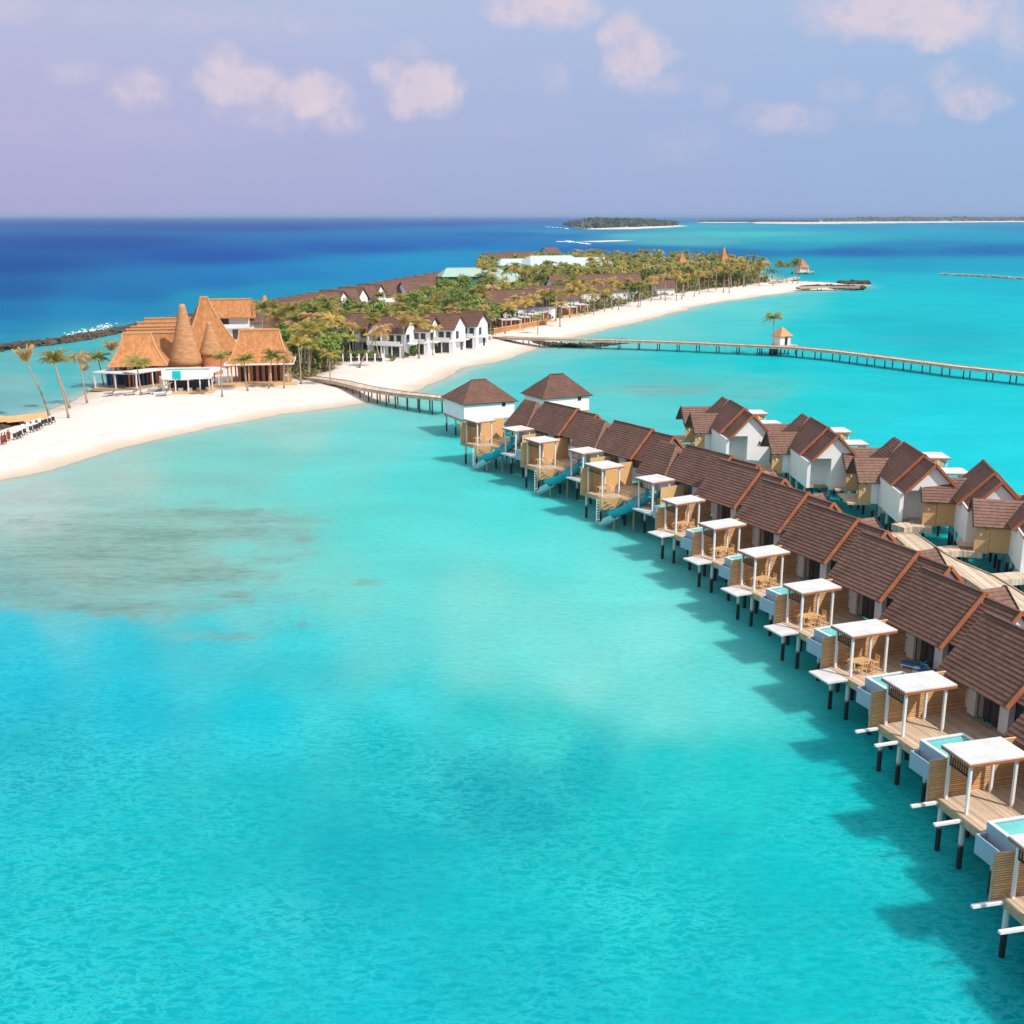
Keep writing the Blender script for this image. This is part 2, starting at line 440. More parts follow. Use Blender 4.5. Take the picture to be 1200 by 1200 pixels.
M['hair'] = mat('black hair', (0.012, 0.01, 0.01), 0.6, 0.1)
M['chair_dark'] = mat('dark folding chair', (0.05, 0.035, 0.03), 0.7, 0.15)
M['pink'] = mat('pink red canvas', (0.62, 0.12, 0.16), 0.9, 0.12)
M['concrete'] = mat('pale concrete', (0.5, 0.47, 0.44), 0.85, 0.12, 1.0)
# ================================================================== the setting: lagoon, sand island, far islands
def project(X, Y, z=0.0):
    X = np.asarray(X, float); Y = np.asarray(Y, float)
    zc = np.maximum(Y * math.cos(PITCH) + (CAM_H - z) * math.sin(PITCH), 1.0)
    return 600 + F_PX * X / zc, 600 + F_PX * ((CAM_H - z) * math.cos(PITCH) - Y * math.sin(PITCH)) / zc

def vnoise(x, y, seed=0):
    """value noise for arrays"""
    xi = np.floor(x).astype(int); yi = np.floor(y).astype(int); fx = x - xi; fy = y - yi
    fx = fx * fx * (3 - 2 * fx); fy = fy * fy * (3 - 2 * fy)
    def h(a, b):
        n = (a * 374761393 + b * 668265263 + seed * 974711) & 0x7fffffff
        n = ((n ^ (n >> 13)) * 1274126177) & 0x7fffffff
        return ((n ^ (n >> 16)) & 0xffff) / 65535.0
    return (h(xi, yi) * (1 - fx) + h(xi + 1, yi) * fx) * (1 - fy) + (h(xi, yi + 1) * (1 - fx) + h(xi + 1, yi + 1) * fx) * fy
def fbm(x, y, seed=0, o=4):
    s = 0; a = 0.5
    for i in range(o):
        s = s + a * vnoise(x, y, seed + i); x = x * 2.03; y = y * 2.03; a *= 0.5
    return s / (1 - 0.5 ** o)

def seg_dist(X, Y, poly):
    """signed distance to a closed outline, positive inside"""
    d = np.full(X.shape, 1e9); ins = np.zeros(X.shape, bool)
    n = len(poly)
    for i in range(n):
        x0, y0 = poly[i]; x1, y1 = poly[(i + 1) % n]
        dx, dy = x1 - x0, y1 - y0
        t = np.clip(((X - x0) * dx + (Y - y0) * dy) / (dx * dx + dy * dy + 1e-9), 0, 1)
        d = np.minimum(d, np.hypot(X - x0 - t * dx, Y - y0 - t * dy))
        c = ((y0 > Y) != (y1 > Y)) & (X < (x1 - x0) * (Y - y0) / (y1 - y0 + 1e-12) + x0)
        ins ^= c
    return np.where(ins, d, -d)

# outline of the island where the sand meets the water
SHORE_PX = [(-90, 590), (0, 563), (50, 551), (95, 537), (140, 524), (200, 511), (260, 499), (330, 486), (400, 479), (455, 470), (497, 455), (525, 443),
            (548, 432), (575, 425), (606, 415), (640, 406), (662, 399), (690, 391), (725, 382), (765, 373), (800, 364), (825, 357), (862, 351), (900, 346), (938, 341),
            (975, 340), (1004, 338), (1012, 335), (985, 332.5), (945, 331), (915, 330), (905, 326), (893, 322), (860, 318), (800, 313.5), (740, 311), (690, 309.5), (640, 311.5),
            (600, 315), (560, 321), (523, 329), (441, 347), (382, 359), (320, 374), (300, 379), (262, 395), (240, 400), (200, 406), (165, 418), (147, 436), (126, 452), (104, 460), (80, 473), (45, 484), (10, 494), (-90, 520)]
SHORE = [tuple(P(*q)[:2]) for q in SHORE_PX]
VEG_PX = [(352, 447), (392, 432), (405, 418), (400, 404), (460, 396), (520, 398), (556, 402), (592, 384), (650, 374), (690, 367), (735, 356), (772, 347), (820, 340), (860, 336), (897, 331),
          (903, 326), (880, 321), (850, 318.5), (790, 314), (740, 312.5), (690, 311), (640, 313), (600, 317), (560, 323), (523, 332), (441, 350), (382, 362), (320, 378), (300, 384), (285, 394), (300, 402), (335, 425)]
VEG = [tuple(P(x, y, 1.0)[:2]) for x, y in VEG_PX]

def ground_h(X, Y, d=None):
    X = np.asarray(X, float); Y = np.asarray(Y, float)
    if d is None: d = seg_dist(X, Y, SHORE)
    d = d + (fbm(X * 0.06, Y * 0.06, 5) - 0.5) * 5
    t = np.clip(d / 14.0, 0, 1)
    return np.where(d > 0, 1.15 * (t * t * (3 - 2 * t)) ** 0.8 + (fbm(X * 0.2, Y * 0.2, 9) - 0.5) * 0.22 * t, np.maximum(d * 0.10, -1.6))
def gz(x, y): return float(ground_h(np.array([x]), np.array([y]))[0])
def G(x, y, guess=1.1):
    """the point of the ground seen at a pixel"""
    p = P(x, y, guess); h = gz(p.x, p.y); p = P(x, y, max(h, 0)); p.z = h
    return p

def grid_mesh(name, V, nu, nv, mat_, attrs, closed=False):
    me = bpy.data.meshes.new(name)
    faces = []
    for i in range(nv - 1):
        for j in range(nu if closed else nu - 1):
            j2 = (j + 1) % nu
            faces.append((i * nu + j, i * nu + j2, (i + 1) * nu + j2, (i + 1) * nu + j))
    me.from_pydata([tuple(p) for p in V], [], faces)
    me.polygons.foreach_set('use_smooth', [True] * len(me.polygons))
    for nm, a in attrs.items():
        if a.ndim == 2:
            at = me.color_attributes.new(nm, 'FLOAT_COLOR', 'POINT')
            at.data.foreach_set('color', np.concatenate([a, np.ones((len(a), 1))], 1).astype(np.float32).ravel())
        else:
            at = me.attributes.new(nm, 'FLOAT', 'POINT')
            at.data.foreach_set('value', a.astype(np.float32))
    me.materials.append(mat_)
    o = bpy.data.objects.new(name, me); col.objects.link(o)
    o['kind'] = 'structure'
    return o

# ---- colour of the sea bed seen through the water, by place (depth, sand, sea grass, the drop-off to the ocean)
SEA = [(0, 254.5, 24, 84, 165), (300, 254.5, 24, 84, 165), (600, 254.5, 24, 90, 170), (900, 254.5, 24, 100, 172), (1190, 254.5, 24, 100, 172), (150, 262, 24, 84, 166), (100, 285, 20, 82, 162), (0, 310, 16, 84, 160), (0, 340, 10, 98, 166), (0, 365, 6, 122, 178), (0, 385, 20, 140, 186), (0, 398, 60, 150, 182),
       (120, 362, 20, 140, 190), (150, 345, 6, 118, 182), (250, 300, 14, 90, 172), (300, 265, 22, 84, 168), (250, 330, 4, 122, 188), (250, 350, 40, 152, 190), (330, 320, 6, 130, 195), (340, 340, 40, 150, 192), (420, 290, 4, 100, 180), (420, 315, 6, 145, 200),
       (500, 262, 22, 90, 174), (530, 285, 0, 112, 188), (500, 306, 8, 152, 203), (600, 258, 24, 98, 182), (600, 275, 8, 112, 186), (620, 288, 0, 128, 192), (580, 300, 6, 150, 200), (640, 266, 40, 130, 190), (650, 276, 10, 128, 190), (690, 292, 4, 112, 182), (670, 272, 60, 150, 195),
       (20, 420, 105, 190, 192), (60, 432, 90, 190, 196), (30, 450, 130, 190, 190), (70, 455, 80, 188, 196), (15, 478, 120, 180, 186), (120, 415, 80, 185, 192), (150, 405, 95, 190, 190),
       (820, 258, 60, 130, 185), (830, 266, 60, 185, 200), (760, 276, 90, 190, 198), (800, 284, 90, 185, 195), (900, 268, 20, 175, 205), (870, 274, 80, 205, 208), (950, 280, 60, 185, 200), (1000, 266, 4, 160, 200), (1100, 270, 4, 172, 205), (1190, 268, 4, 150, 195), (1100, 257, 50, 130, 185), (1180, 278, 10, 165, 200),
       (760, 292, 20, 128, 182), (860, 296, 16, 122, 180), (1000, 295, 4, 112, 178), (1150, 293, 4, 118, 182), (1080, 288, 10, 140, 190), (920, 288, 40, 165, 192),
       (960, 308, 20, 170, 198), (1050, 312, 6, 165, 200), (1160, 310, 6, 172, 205), (1180, 335, 8, 190, 212), (1080, 330, 16, 195, 212), (1000, 325, 30, 190, 208), (950, 318, 50, 180, 200),
       (930, 352, 90, 212, 214), (870, 362, 100, 216, 216), (1000, 355, 50, 205, 214), (1100, 350, 12, 202, 216), (1180, 370, 8, 202, 216), (1020, 378, 24, 195, 210), (1100, 392, 20, 190, 206), (960, 385, 50, 205, 212), (850, 380, 90, 212, 214), (780, 386, 110, 214, 212), (740, 396, 110, 212, 212),
       (680, 412, 120, 210, 206), (620, 425, 110, 206, 204), (570, 440, 110, 206, 204), (700, 425, 80, 206, 208), (800, 420, 60, 206, 210), (900, 425, 40, 208, 214), (1000, 430, 20, 206, 216), (1100, 445, 10, 208, 218), (1190, 460, 6, 212, 222), (1100, 500, 0, 212, 224), (960, 475, 30, 212, 216), (1180, 530, 0, 214, 226), (780, 445, 90, 200, 200), (720, 470, 100, 212, 210), (880, 455, 90, 204, 204),
       (640, 455, 90, 208, 210), (480, 490, 110, 212, 206), (560, 520, 80, 214, 212), (420, 520, 110, 212, 206), (350, 510, 140, 208, 198), (300, 540, 120, 206, 198), (250, 560, 120, 204, 194), (130, 560, 150, 202, 192), (40, 590, 172, 206, 200), (380, 560, 105, 214, 206), (230, 640, 130, 204, 194), (310, 650, 122, 210, 202), (180, 700, 120, 200, 198), (280, 715, 108, 204, 204), (100, 660, 140, 190, 184), (500, 570, 86, 218, 214), (450, 620, 96, 218, 210), (600, 600, 86, 222, 218),
       (400, 690, 112, 216, 206), (480, 660, 100, 220, 214), (560, 700, 118, 224, 214), (640, 660, 100, 226, 220), (700, 700, 110, 228, 220), (640, 740, 116, 223, 214), (560, 770, 112, 217, 210), (680, 790, 120, 221, 212), (760, 740, 120, 228, 220), (780, 830, 108, 218, 212), (860, 800, 100, 222, 216),
       (60, 725, 100, 198, 208), (30, 750, 60, 192, 214), (30, 800, 36, 186, 210), (150, 760, 60, 194, 212), (250, 750, 72, 200, 212), (350, 770, 70, 204, 212), (450, 770, 96, 210, 210), (470, 820, 70, 206, 210), (150, 830, 26, 188, 210), (300, 840, 30, 196, 212), (450, 870, 24, 196, 206), (560, 850, 74, 208, 210), (650, 860, 84, 212, 208),
       (50, 900, 22, 188, 206), (150, 950, 30, 196, 206), (300, 930, 24, 196, 206), (560, 920, 0, 176, 192), (620, 960, 4, 178, 194), (680, 900, 16, 186, 198), (480, 960, 12, 190, 202), (420, 1030, 10, 188, 202), (60, 1040, 26, 198, 208), (200, 1060, 30, 200, 208), (720, 960, 34, 200, 206), (780, 900, 60, 208, 210), (860, 920, 60, 212, 212), (820, 1000, 34, 204, 210), (920, 1020, 30, 206, 212), (960, 960, 36, 206, 212),
       (640, 1040, 40, 204, 210), (560, 1060, 22, 200, 210), (740, 1080, 34, 204, 210), (860, 1100, 20, 200, 208), (1000, 1100, 16, 202, 210), (1080, 1180, 14, 198, 208), (60, 1150, 30, 200, 210), (250, 1160, 14, 198, 212), (450, 1160, 6, 196, 212), (650, 1160, 8, 194, 210), (850, 1170, 14, 196, 208), (1190, 1190, 0, 190, 204), (950, 720, 60, 220, 222), (1000, 640, 20, 200, 205), (1050, 900, 40, 212, 214)]
SEA = np.array(SEA, float)
sea_lin = np.maximum(lin(SEA[:, 2:5]) - np.array([0.032, 0.010, 0.010]), 0.0015) / np.array([1.45, 1.78, 1.74]) * np.where(SEA[:, 1:2] > 840, [[0.6, 0.96, 0.95]], np.where(SEA[:, 1:2] > 480, [[1.22, 1.09, 1.09]], 1.05))
def wy(y): return 300 * np.log(np.maximum(y - 252.5, 0.5) + 6.0)
def sea_colour(X, Y):
    px, py = project(X, Y)
    px = np.clip(px, -150, 1350); py = np.clip(py, 253.2, 1330)
    acc = np.zeros((len(px), 3)); ws = np.zeros(len(px))
    for (cx, cy), c in zip(SEA[:, :2], sea_lin):
        d2 = ((px - cx) * 0.55) ** 2 + (wy(py) - wy(cy)) ** 2
        w = 1.0 / (d2 + 90.0) ** 1.9
        acc += w[:, None] * c; ws += w
    return acc / ws[:, None], px, py
def blob(px, py, cx, cy, rx, ry, seed, soft=0.5, n=0.8):
    r = np.hypot((px - cx) / rx, (py - cy) / ry) + (fbm(px / 40.0, py / 9.0, seed) - 0.5) * n
    return np.clip((1.0 - r) / soft, 0, 1)

rings = np.concatenate([[1.0, 12.0], np.geomspace(22, 60, 34), np.geomspace(61.5, 420, 150), np.geomspace(430, 90000, 150)])
azs = np.radians(np.concatenate([np.linspace(-32, 32, 250), np.linspace(36, 324, 49)]))
RR, AA = np.meshgrid(rings, azs, indexing='ij')
WX, WY = (RR * np.sin(AA)).ravel(), (RR * np.cos(AA)).ravel()
wc, wpx, wpy = sea_colour(WX, WY)
behind = WY < 5
reef = np.zeros(len(WX))
for cx, cy, rx, ry, k, sd_ in [(90, 668, 330, 74, 1.0, 11), (220, 618, 220, 34, 0.9, 12), (30, 650, 200, 66, 0.75, 13), (240, 745, 90, 12, 0.7, 14), (80, 585, 140, 26, 0.5, 15), (330, 615, 60, 10, 0.9, 16), (330, 690, 110, 22, 0.5, 17),
                               (430, 684, 34, 7, 0.75, 18), (355, 730, 16, 5, 0.9, 19), (240, 783, 14, 5, 0.5, 20), (425, 714, 22, 6, 0.6, 21), (760, 456, 140, 12, 0.75, 22), (870, 462, 90, 9, 0.5, 23), (650, 445, 80, 5, 0.3, 29),
                               (1080, 398, 110, 5, 0.35, 24), (980, 381, 80, 2.5, 0.45, 25), (1150, 404, 60, 4, 0.3, 26), (830, 405, 60, 3, 0.3, 27), (940, 475, 60, 8, 0.25, 28)]:
    reef = np.maximum(reef, k * blob(wpx, wpy, cx, cy, rx, ry, sd_))
reef[behind] = 0
sd_w = seg_dist(WX, WY, SHORE)
shal = np.clip(1.0 + sd_w / (10 + 8 * fbm(WX * 0.03, WY * 0.03, 3)), 0, 1) ** 1.6
south = np.clip((wpy - 330) / 60, 0, 1)
wet = np.clip(1.0 + sd_w / 3.0, 0, 1)
wc = wc * (1 - 0.55 * shal[:, None]) + lin((172, 205, 198)) / 1.6 * 0.55 * shal[:, None]
wc = wc * (1 - 0.7 * wet[:, None]) + lin((210, 202, 188)) / 1.6 * 0.7 * wet[:, None]
swell = 0.3 * np.exp(-np.abs(RR.ravel() - 300) / 5000)
wm = bpy.data.materials.new('lagoon water'); wm.use_nodes = True
t = NT(wm.node_tree); b = wm.node_tree.nodes['Principled BSDF']
ca = t.n('ShaderNodeAttribute', attribute_name='bed').outputs['Color']
ra = t.n('ShaderNodeAttribute', attribute_name='reef').outputs['Fac']
geo = t.n('ShaderNodeNewGeometry').outputs['Position']
cd = t.n('ShaderNodeVectorMath', operation='LENGTH'); t.l(geo, cd.inputs[0]); dist = cd.outputs['Value']
near = t.n('ShaderNodeMapRange'); t.l(dist, near.inputs[0]); near.inputs[1].default_value = 60; near.inputs[2].default_value = 420; near.inputs[3].default_value = 1; near.inputs[4].default_value = 0
# sand waves and drifts on the bed
drift = t.noise(t.mapping(geo, rot=(0, 0, 0.35), scale=(0.05, 0.09, 1)), 1.0, 5, 0.6, 0.8)
hs = t.n('ShaderNodeHueSaturation'); t.l(ca, hs.inputs['Color'])
t.l(t.m('MULTIPLY_ADD', t.m('SUBTRACT', drift, 0.5), 0.34, 1.0), hs.inputs['Value'])
bedc = hs.outputs[0]
grain = t.noise(t.mapping(geo, rot=(0, 0, 0.15), scale=(1.1, 2.6, 1)), 1.0, 4, 0.7)
gk_ = t.n('ShaderNodeMapRange'); t.l(dist, gk_.inputs[0]); gk_.inputs[1].default_value = 40; gk_.inputs[2].default_value = 380; gk_.inputs[3].default_value = 0.75; gk_.inputs[4].default_value = 0.0
hg = t.n('ShaderNodeHueSaturation'); t.l(bedc, hg.inputs['Color']); t.l(t.m('MULTIPLY_ADD', t.m('SUBTRACT', grain, 0.5), gk_.outputs[0], 1.0), hg.inputs['Value']); bedc = hg.outputs[0]
# caustic-like net: bright lines of light painted into the bed colour
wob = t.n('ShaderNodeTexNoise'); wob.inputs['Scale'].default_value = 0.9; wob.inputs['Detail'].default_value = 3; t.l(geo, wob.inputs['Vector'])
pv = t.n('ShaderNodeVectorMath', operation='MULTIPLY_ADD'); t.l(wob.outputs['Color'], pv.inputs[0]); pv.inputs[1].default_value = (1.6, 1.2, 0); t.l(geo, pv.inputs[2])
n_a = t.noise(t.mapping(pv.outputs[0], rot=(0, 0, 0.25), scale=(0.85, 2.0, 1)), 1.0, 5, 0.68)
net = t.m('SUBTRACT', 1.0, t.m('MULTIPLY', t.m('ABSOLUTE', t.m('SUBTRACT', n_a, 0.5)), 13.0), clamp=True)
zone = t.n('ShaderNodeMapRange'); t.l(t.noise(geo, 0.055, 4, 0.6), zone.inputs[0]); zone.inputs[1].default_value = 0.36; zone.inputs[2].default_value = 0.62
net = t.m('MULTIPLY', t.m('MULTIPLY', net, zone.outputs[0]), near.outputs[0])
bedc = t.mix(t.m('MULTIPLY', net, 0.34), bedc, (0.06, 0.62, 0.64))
# sea grass and coral rubble
g1 = t.noise(t.mapping(geo, scale=(0.06, 0.2, 1)), 1.0, 6, 0.7)
g2 = t.noise(t.mapping(geo, scale=(0.5, 1.4, 1)), 1.0, 4, 0.7)
gr = t.m('ADD', ra, t.m('MULTIPLY_ADD', t.m('SUBTRACT', g1, 0.5), 1.3, t.m('MULTIPLY', t.m('SUBTRACT', g2, 0.5), 1.1)))
gm = t.n('ShaderNodeMapRange'); gm.interpolation_type = 'SMOOTHSTEP'; t.l(gr, gm.inputs[0]); gm.inputs[1].default_value = 0.05; gm.inputs[2].default_value = 1.5
gk = t.m('MULTIPLY', gm.outputs[0], t.m('MULTIPLY', ra, 1.5, clamp=True))
bedc = t.mix(t.m('MULTIPLY', gk, 0.92), bedc, t.mix(t.m('MULTIPLY_ADD', t.m('SUBTRACT', t.m('MULTIPLY_ADD', g1, 0.6, t.m('MULTIPLY', g2, 0.4)), 0.5), 3.6, 0.5, clamp=True), (0.23, 0.33, 0.295), (0.095, 0.175, 0.15)))
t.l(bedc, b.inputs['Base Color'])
b.inputs['Roughness'].default_value = 0.9
b.inputs['Specular IOR Level'].default_value = 0.0
# milky lagoon water: light spreads below the surface, so shadows on it go soft
b.subsurface_method = 'BURLEY'
b.inputs['Subsurface Weight'].default_value = 1.0
b.inputs['Subsurface Radius'].default_value = (0.8, 1.0, 1.0)
b.inputs['Subsurface Scale'].default_value = 2.0
# wind ripples: fine near, long swell far
w1 = t.noise(t.mapping(geo, rot=(0, 0, 0.2), scale=(0.5, 1.15, 1)), 1.0, 5, 0.62, 0.4)
w2 = t.noise(t.mapping(geo, rot=(0, 0, -0.3), scale=(0.035, 0.09, 1)), 1.0, 4, 0.6)
hgt = t.m('ADD', t.m('MULTIPLY', w1, 0.42), t.m('MULTIPLY', w2, 2.6))
bp = t.n('ShaderNodeBump'); bp.inputs['Strength'].default_value = 0.62; bp.inputs['Distance'].default_value = 1.0
t.l(hgt, bp.inputs['Height'])
# the mirror share: Fresnel, held down as the facets of a ruffled sea never all lie flat
fr = t.n('ShaderNodeFresnel'); fr.inputs[0].default_value = 1.33; t.l(bp.outputs[0], fr.inputs['Normal'])
gl = t.n('ShaderNodeBsdfGlossy'); gl.inputs['Roughness'].default_value = 0.10; t.l(bp.outputs[0], gl.inputs['Normal'])
mx = t.n('ShaderNodeMixShader'); t.l(t.m('MINIMUM', t.m('MULTIPLY', fr.outputs[0], 0.30), 0.05), mx.inputs[0])
t.l(b.outputs[0], mx.inputs[1]); t.l(gl.outputs[0], mx.inputs[2])
t.l(mx.outputs[0], wm.node_tree.nodes['Material Output'].inputs[0])
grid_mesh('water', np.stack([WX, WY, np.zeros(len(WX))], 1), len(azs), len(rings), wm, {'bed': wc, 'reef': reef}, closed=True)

# ---- the sand island
gys = np.geomspace(120, 1000, 300)
gu = np.linspace(-0.62, 0.42, 300)                      # X / Y
GY, GU = np.meshgrid(gys, gu, indexing='ij')
GX = (GU * GY).ravel(); GY = GY.ravel()
sdg = seg_dist(GX, GY, SHORE)
gh = ground_h(GX, GY, sdg)
veg = np.clip(seg_dist(GX, GY, VEG) / 3.0 + (fbm(GX * 0.25, GY * 0.25, 4) - 0.5) * 1.6 + 0.5, 0, 1)
sm = bpy.data.materials.new('coral sand'); sm.use_nodes = True
t = NT(sm.node_tree); b = sm.node_tree.nodes['Principled BSDF']
geo = t.n('ShaderNodeNewGeometry').outputs['Position']
sp = t.n('ShaderNodeSeparateXYZ'); t.l(geo, sp.inputs[0])
n1 = t.noise(geo, 0.06, 5, 0.6); n2 = t.noise(geo, 0.9, 5, 0.65)
dry = t.mix(t.m('MULTIPLY_ADD', t.m('SUBTRACT', n2, 0.5), 0.7, n1, clamp=True), (0.60, 0.525, 0.475), (0.76, 0.695, 0.65))
wetf = t.n('ShaderNodeMapRange'); t.l(t.m('ADD', sp.outputs[2], t.m('MULTIPLY', t.m('SUBTRACT', n1, 0.5), 0.5)), wetf.inputs[0]); wetf.inputs[1].default_value = 0.02; wetf.inputs[2].default_value = 0.5
wr = t.m('MULTIPLY', t.m('SUBTRACT', 1.0, t.m('MULTIPLY', t.m('ABSOLUTE', t.m('SUBTRACT', t.m('ADD', sp.outputs[2], t.m('MULTIPLY', t.m('SUBTRACT', n1, 0.5), 0.7)), 0.72)), 14.0), clamp=True), t.m('MULTIPLY', t.m('SUBTRACT', n2, 0.42), 4.0, clamp=True))
dry = t.mix(t.m('MULTIPLY', wr, 0.45), dry, (0.30, 0.22, 0.14))
sand = t.mix(wetf.outputs[0], (0.52, 0.43, 0.34), dry)
va = t.n('ShaderNodeAttribute', attribute_name='veg').outputs['Fac']
soil = t.mix(n2, (0.07, 0.075, 0.025), (0.30, 0.23, 0.13))
t.l(t.mix(t.m('MULTIPLY', va, 0.9), sand, soil), b.inputs['Base Color'])
b.inputs['Roughness'].default_value = 0.95; b.inputs['Specular IOR Level'].default_value = 0.1
bp = t.n('ShaderNodeBump'); bp.inputs['Strength'].default_value = 0.4; bp.inputs['Distance'].default_value = 0.4
t.l(n2, bp.inputs['Height']); t.l(bp.outputs[0], b.inputs['Normal'])
grid_mesh('sand_island', np.stack([GX, GY, gh], 1), 300, 300, sm, {'veg': veg})

# ---- islands beyond, each a low sand body with its wood
def far_island(name, outline_px, top, seed):
    pts = [P(*q) for q in outline_px]
    xs = [p.x for p in pts]; ys = [p.y for p in pts]
    nx, ny = 90, 26
    gx, gy = np.meshgrid(np.linspace(min(xs) - 20, max(xs) + 20, nx), np.linspace(min(ys) - 60, max(ys) + 60, ny))
    gx, gy = gx.ravel(), gy.ravel()
    d = seg_dist(gx, gy, [(p.x, p.y) for p in pts])
    d = d + (fbm(gx * 0.01, gy * 0.01, seed) - 0.5) * 20
    h = np.clip(d / 30, -1, 1) * top
    return grid_mesh(name, np.stack([gx, gy, h], 1), nx, ny, sm, {'veg': np.zeros(len(gx))})
far_island('wooded_island_sand', [(668, 266.0), (690, 268.8), (740, 268.6), (790, 266.2), (806, 265), (790, 263.6), (740, 262.4), (690, 262.8), (672, 264.5)], 2.2, 31)
far_island('sandbank', [(684, 283.0), (700, 283.6), (724, 282.8), (744, 281.6), (722, 281.6), (700, 282.2)], 1.2, 32)
far_island('horizon_island_sand', [(886, 262.0), (960, 262.4), (1060, 261.4), (1240, 259.8), (1500, 259.0), (1500, 257.6), (1240, 257.6), (1000, 258.6), (880, 260.6)], 3.0, 33)
far_island('horizon_islet_sand', [(815, 261.0), (860, 261.2), (884, 260.8), (860, 259.6), (826, 259.8)], 2.0, 34)

def far_wood(label, outline_px, n, h0, h1, seed, size):
    """one mass of trees too far off to count"""
    r = np.random.default_rng(seed)
    pts = [tuple(P(*q)[:2]) for q in outline_px]
    xs = [p[0] for p in pts]; ys = [p[1] for p in pts]
    mb = MB()
    cnt = 0
    while cnt < n:
        x = r.uniform(min(xs), max(xs)); y = r.uniform(min(ys), max(ys))
        d = float(seg_dist(np.array([x]), np.array([y]), pts)[0])
        if d < 0: continue
        cnt += 1
        H = h0 + (h1 - h0) * float(fbm(np.array([x / 150]), np.array([y / 150]), seed)[0]) ** 1.5 * 1.4 * min(1, 0.4 + d / 60)
        s = size * r.uniform(0.7, 1.4)
        for k in range(9):
            c = Vector((x + r.normal() * s * 0.5, y + r.normal() * s * 0.5, H * r.uniform(0.35, 1.0)))
            u = Vector(r.normal(size=3)).normalized() * s * r.uniform(0.3, 0.6); w = u.cross(Vector(r.normal(size=3))).normalized() * s * r.uniform(0.25, 0.5)
            mb.add((c - u - w, c + u - w * 0.6, c + u * 0.8 + w, c - u * 0.7 + w), [(0, 1, 2, 3)])
    o = mb.build('far_wood', M['far_tree'])
    return tag(o, label, 'wood', kind='stuff')
far_wood('low dark wood covering the nearer far island above its strip of sand', [(664, 265.4), (690, 268.6), (740, 267.2), (785, 265.4), (796, 264.6), (740, 262.6), (690, 263), (668, 264.6)], 1100, 9, 26, 41, 11)
far_wood('long thin line of trees on the horizon island at the right', [(960, 260.6), (1060, 260.2), (1240, 259.2), (1500, 258.6), (1500, 257.9), (1240, 257.9), (1000, 259.2)], 1100, 6, 22, 42, 20)
far_wood('thin tree line of the small islet left of the horizon island', [(820, 260.6), (960, 260.9), (955, 259.8), (826, 260.0)], 260, 3, 8, 43, 14)

# ---- the damp sea air that pales the far islands
hz = MB().box(-95000, 95000, -95000, 95000, -3.0, 45.0)
hm = bpy.data.materials.new('sea haze'); hm.use_nodes = True
t = NT(hm.node_tree); hm.node_tree.nodes.remove(hm.node_tree.nodes['Principled BSDF'])
pvol = t.n('ShaderNodeVolumePrincipled'); pvol.inputs['Color'].default_value = (0.44, 0.60, 0.86, 1); pvol.inputs['Density'].default_value = 7.0e-5; pvol.inputs['Anisotropy'].default_value = 0.0
t.l(pvol.outputs[0], hm.node_tree.nodes['Material Output'].inputs['Volume'])
hazeo = hz.build('haze', hm); hazeo['kind'] = 'stuff'
# ================================================================== overwater villas
# local axes of every villa: x along the row towards the viewer, y from the lagoon edge (0) to the entrance, z up from the water
DZ = 2.0                                                # deck level
def frame(theta): return R(theta - 90)                 # rotation of a villa whose row axis is theta from -Y towards +X
def bxy(theta):
    a = R(theta); return Vector((math.sin(a), -math.cos(a))), Vector((math.cos(a), math.sin(a)))

def pile(root, x, y, top=1.8, r=0.15):
    MB().tube([(x, y, -2.5), (x, y, top)], r, 8).build('pile', M['pile'], root)

def canopy(root, x0, x1, y0, y1, ztop, lattice=True):
    c = MB().box(x0, x1, y0, y1, ztop - 0.05, ztop + 0.03).build('canopy_roof', M['membrane'], root)
    f = MB()
    f.box(x0 - 0.02, x1 + 0.02, y0 - 0.02, y0 + 0.10, ztop - 0.20, ztop - 0.053).box(x0 - 0.02, x1 + 0.02, y1 - 0.10, y1 + 0.02, ztop - 0.20, ztop - 0.053)
    f.box(x0 - 0.02, x0 + 0.10, y0 + 0.103, y1 - 0.103, ztop - 0.20, ztop - 0.053).box(x1 - 0.10, x1 + 0.02, y0 + 0.103, y1 - 0.103, ztop - 0.20, ztop - 0.053)
    n = int((x1 - x0) / 0.5)
    for k in range(1, n): f.box(x0 + k * (x1 - x0) / n - 0.03, x0 + k * (x1 - x0) / n + 0.03, y0 + 0.103, y1 - 0.103, ztop - 0.18, ztop - 0.056)
    f.build('fascia', M['barge'], c)
    for px_ in (x0 + 0.32, x1 - 0.32):
        for py_ in (y0 + 0.35, y1 - 0.55):
            MB().box(px_ - 0.075, px_ + 0.075, py_ - 0.075, py_ + 0.075, DZ - 0.25 if py_ < y0 + 1 else DZ, ztop - 0.203).build('post', M['white_paint'], root)
    if lattice:
        l = MB()
        for k in range(9):
            x = x0 + 0.42 + k * (x1 - x0 - 0.84) / 8
            l.box(x - 0.03, x + 0.03, y0 + 0.33, y0 + 0.37, ztop - 0.95, ztop - 0.21)
        l.box(x0 + 0.36, x1 - 0.42, y0 + 0.31, y0 + 0.39, ztop - 1.02, ztop - 0.953)
        for k in range(11):
            y = y0 + 0.45 + k * (y1 - y0 - 1.1) / 10
            l.box(x0 + 0.05, x0 + 0.09, y - 0.03, y + 0.03, ztop - 0.62, ztop - 0.21)
        l.build('lattice', M['dark'], root)

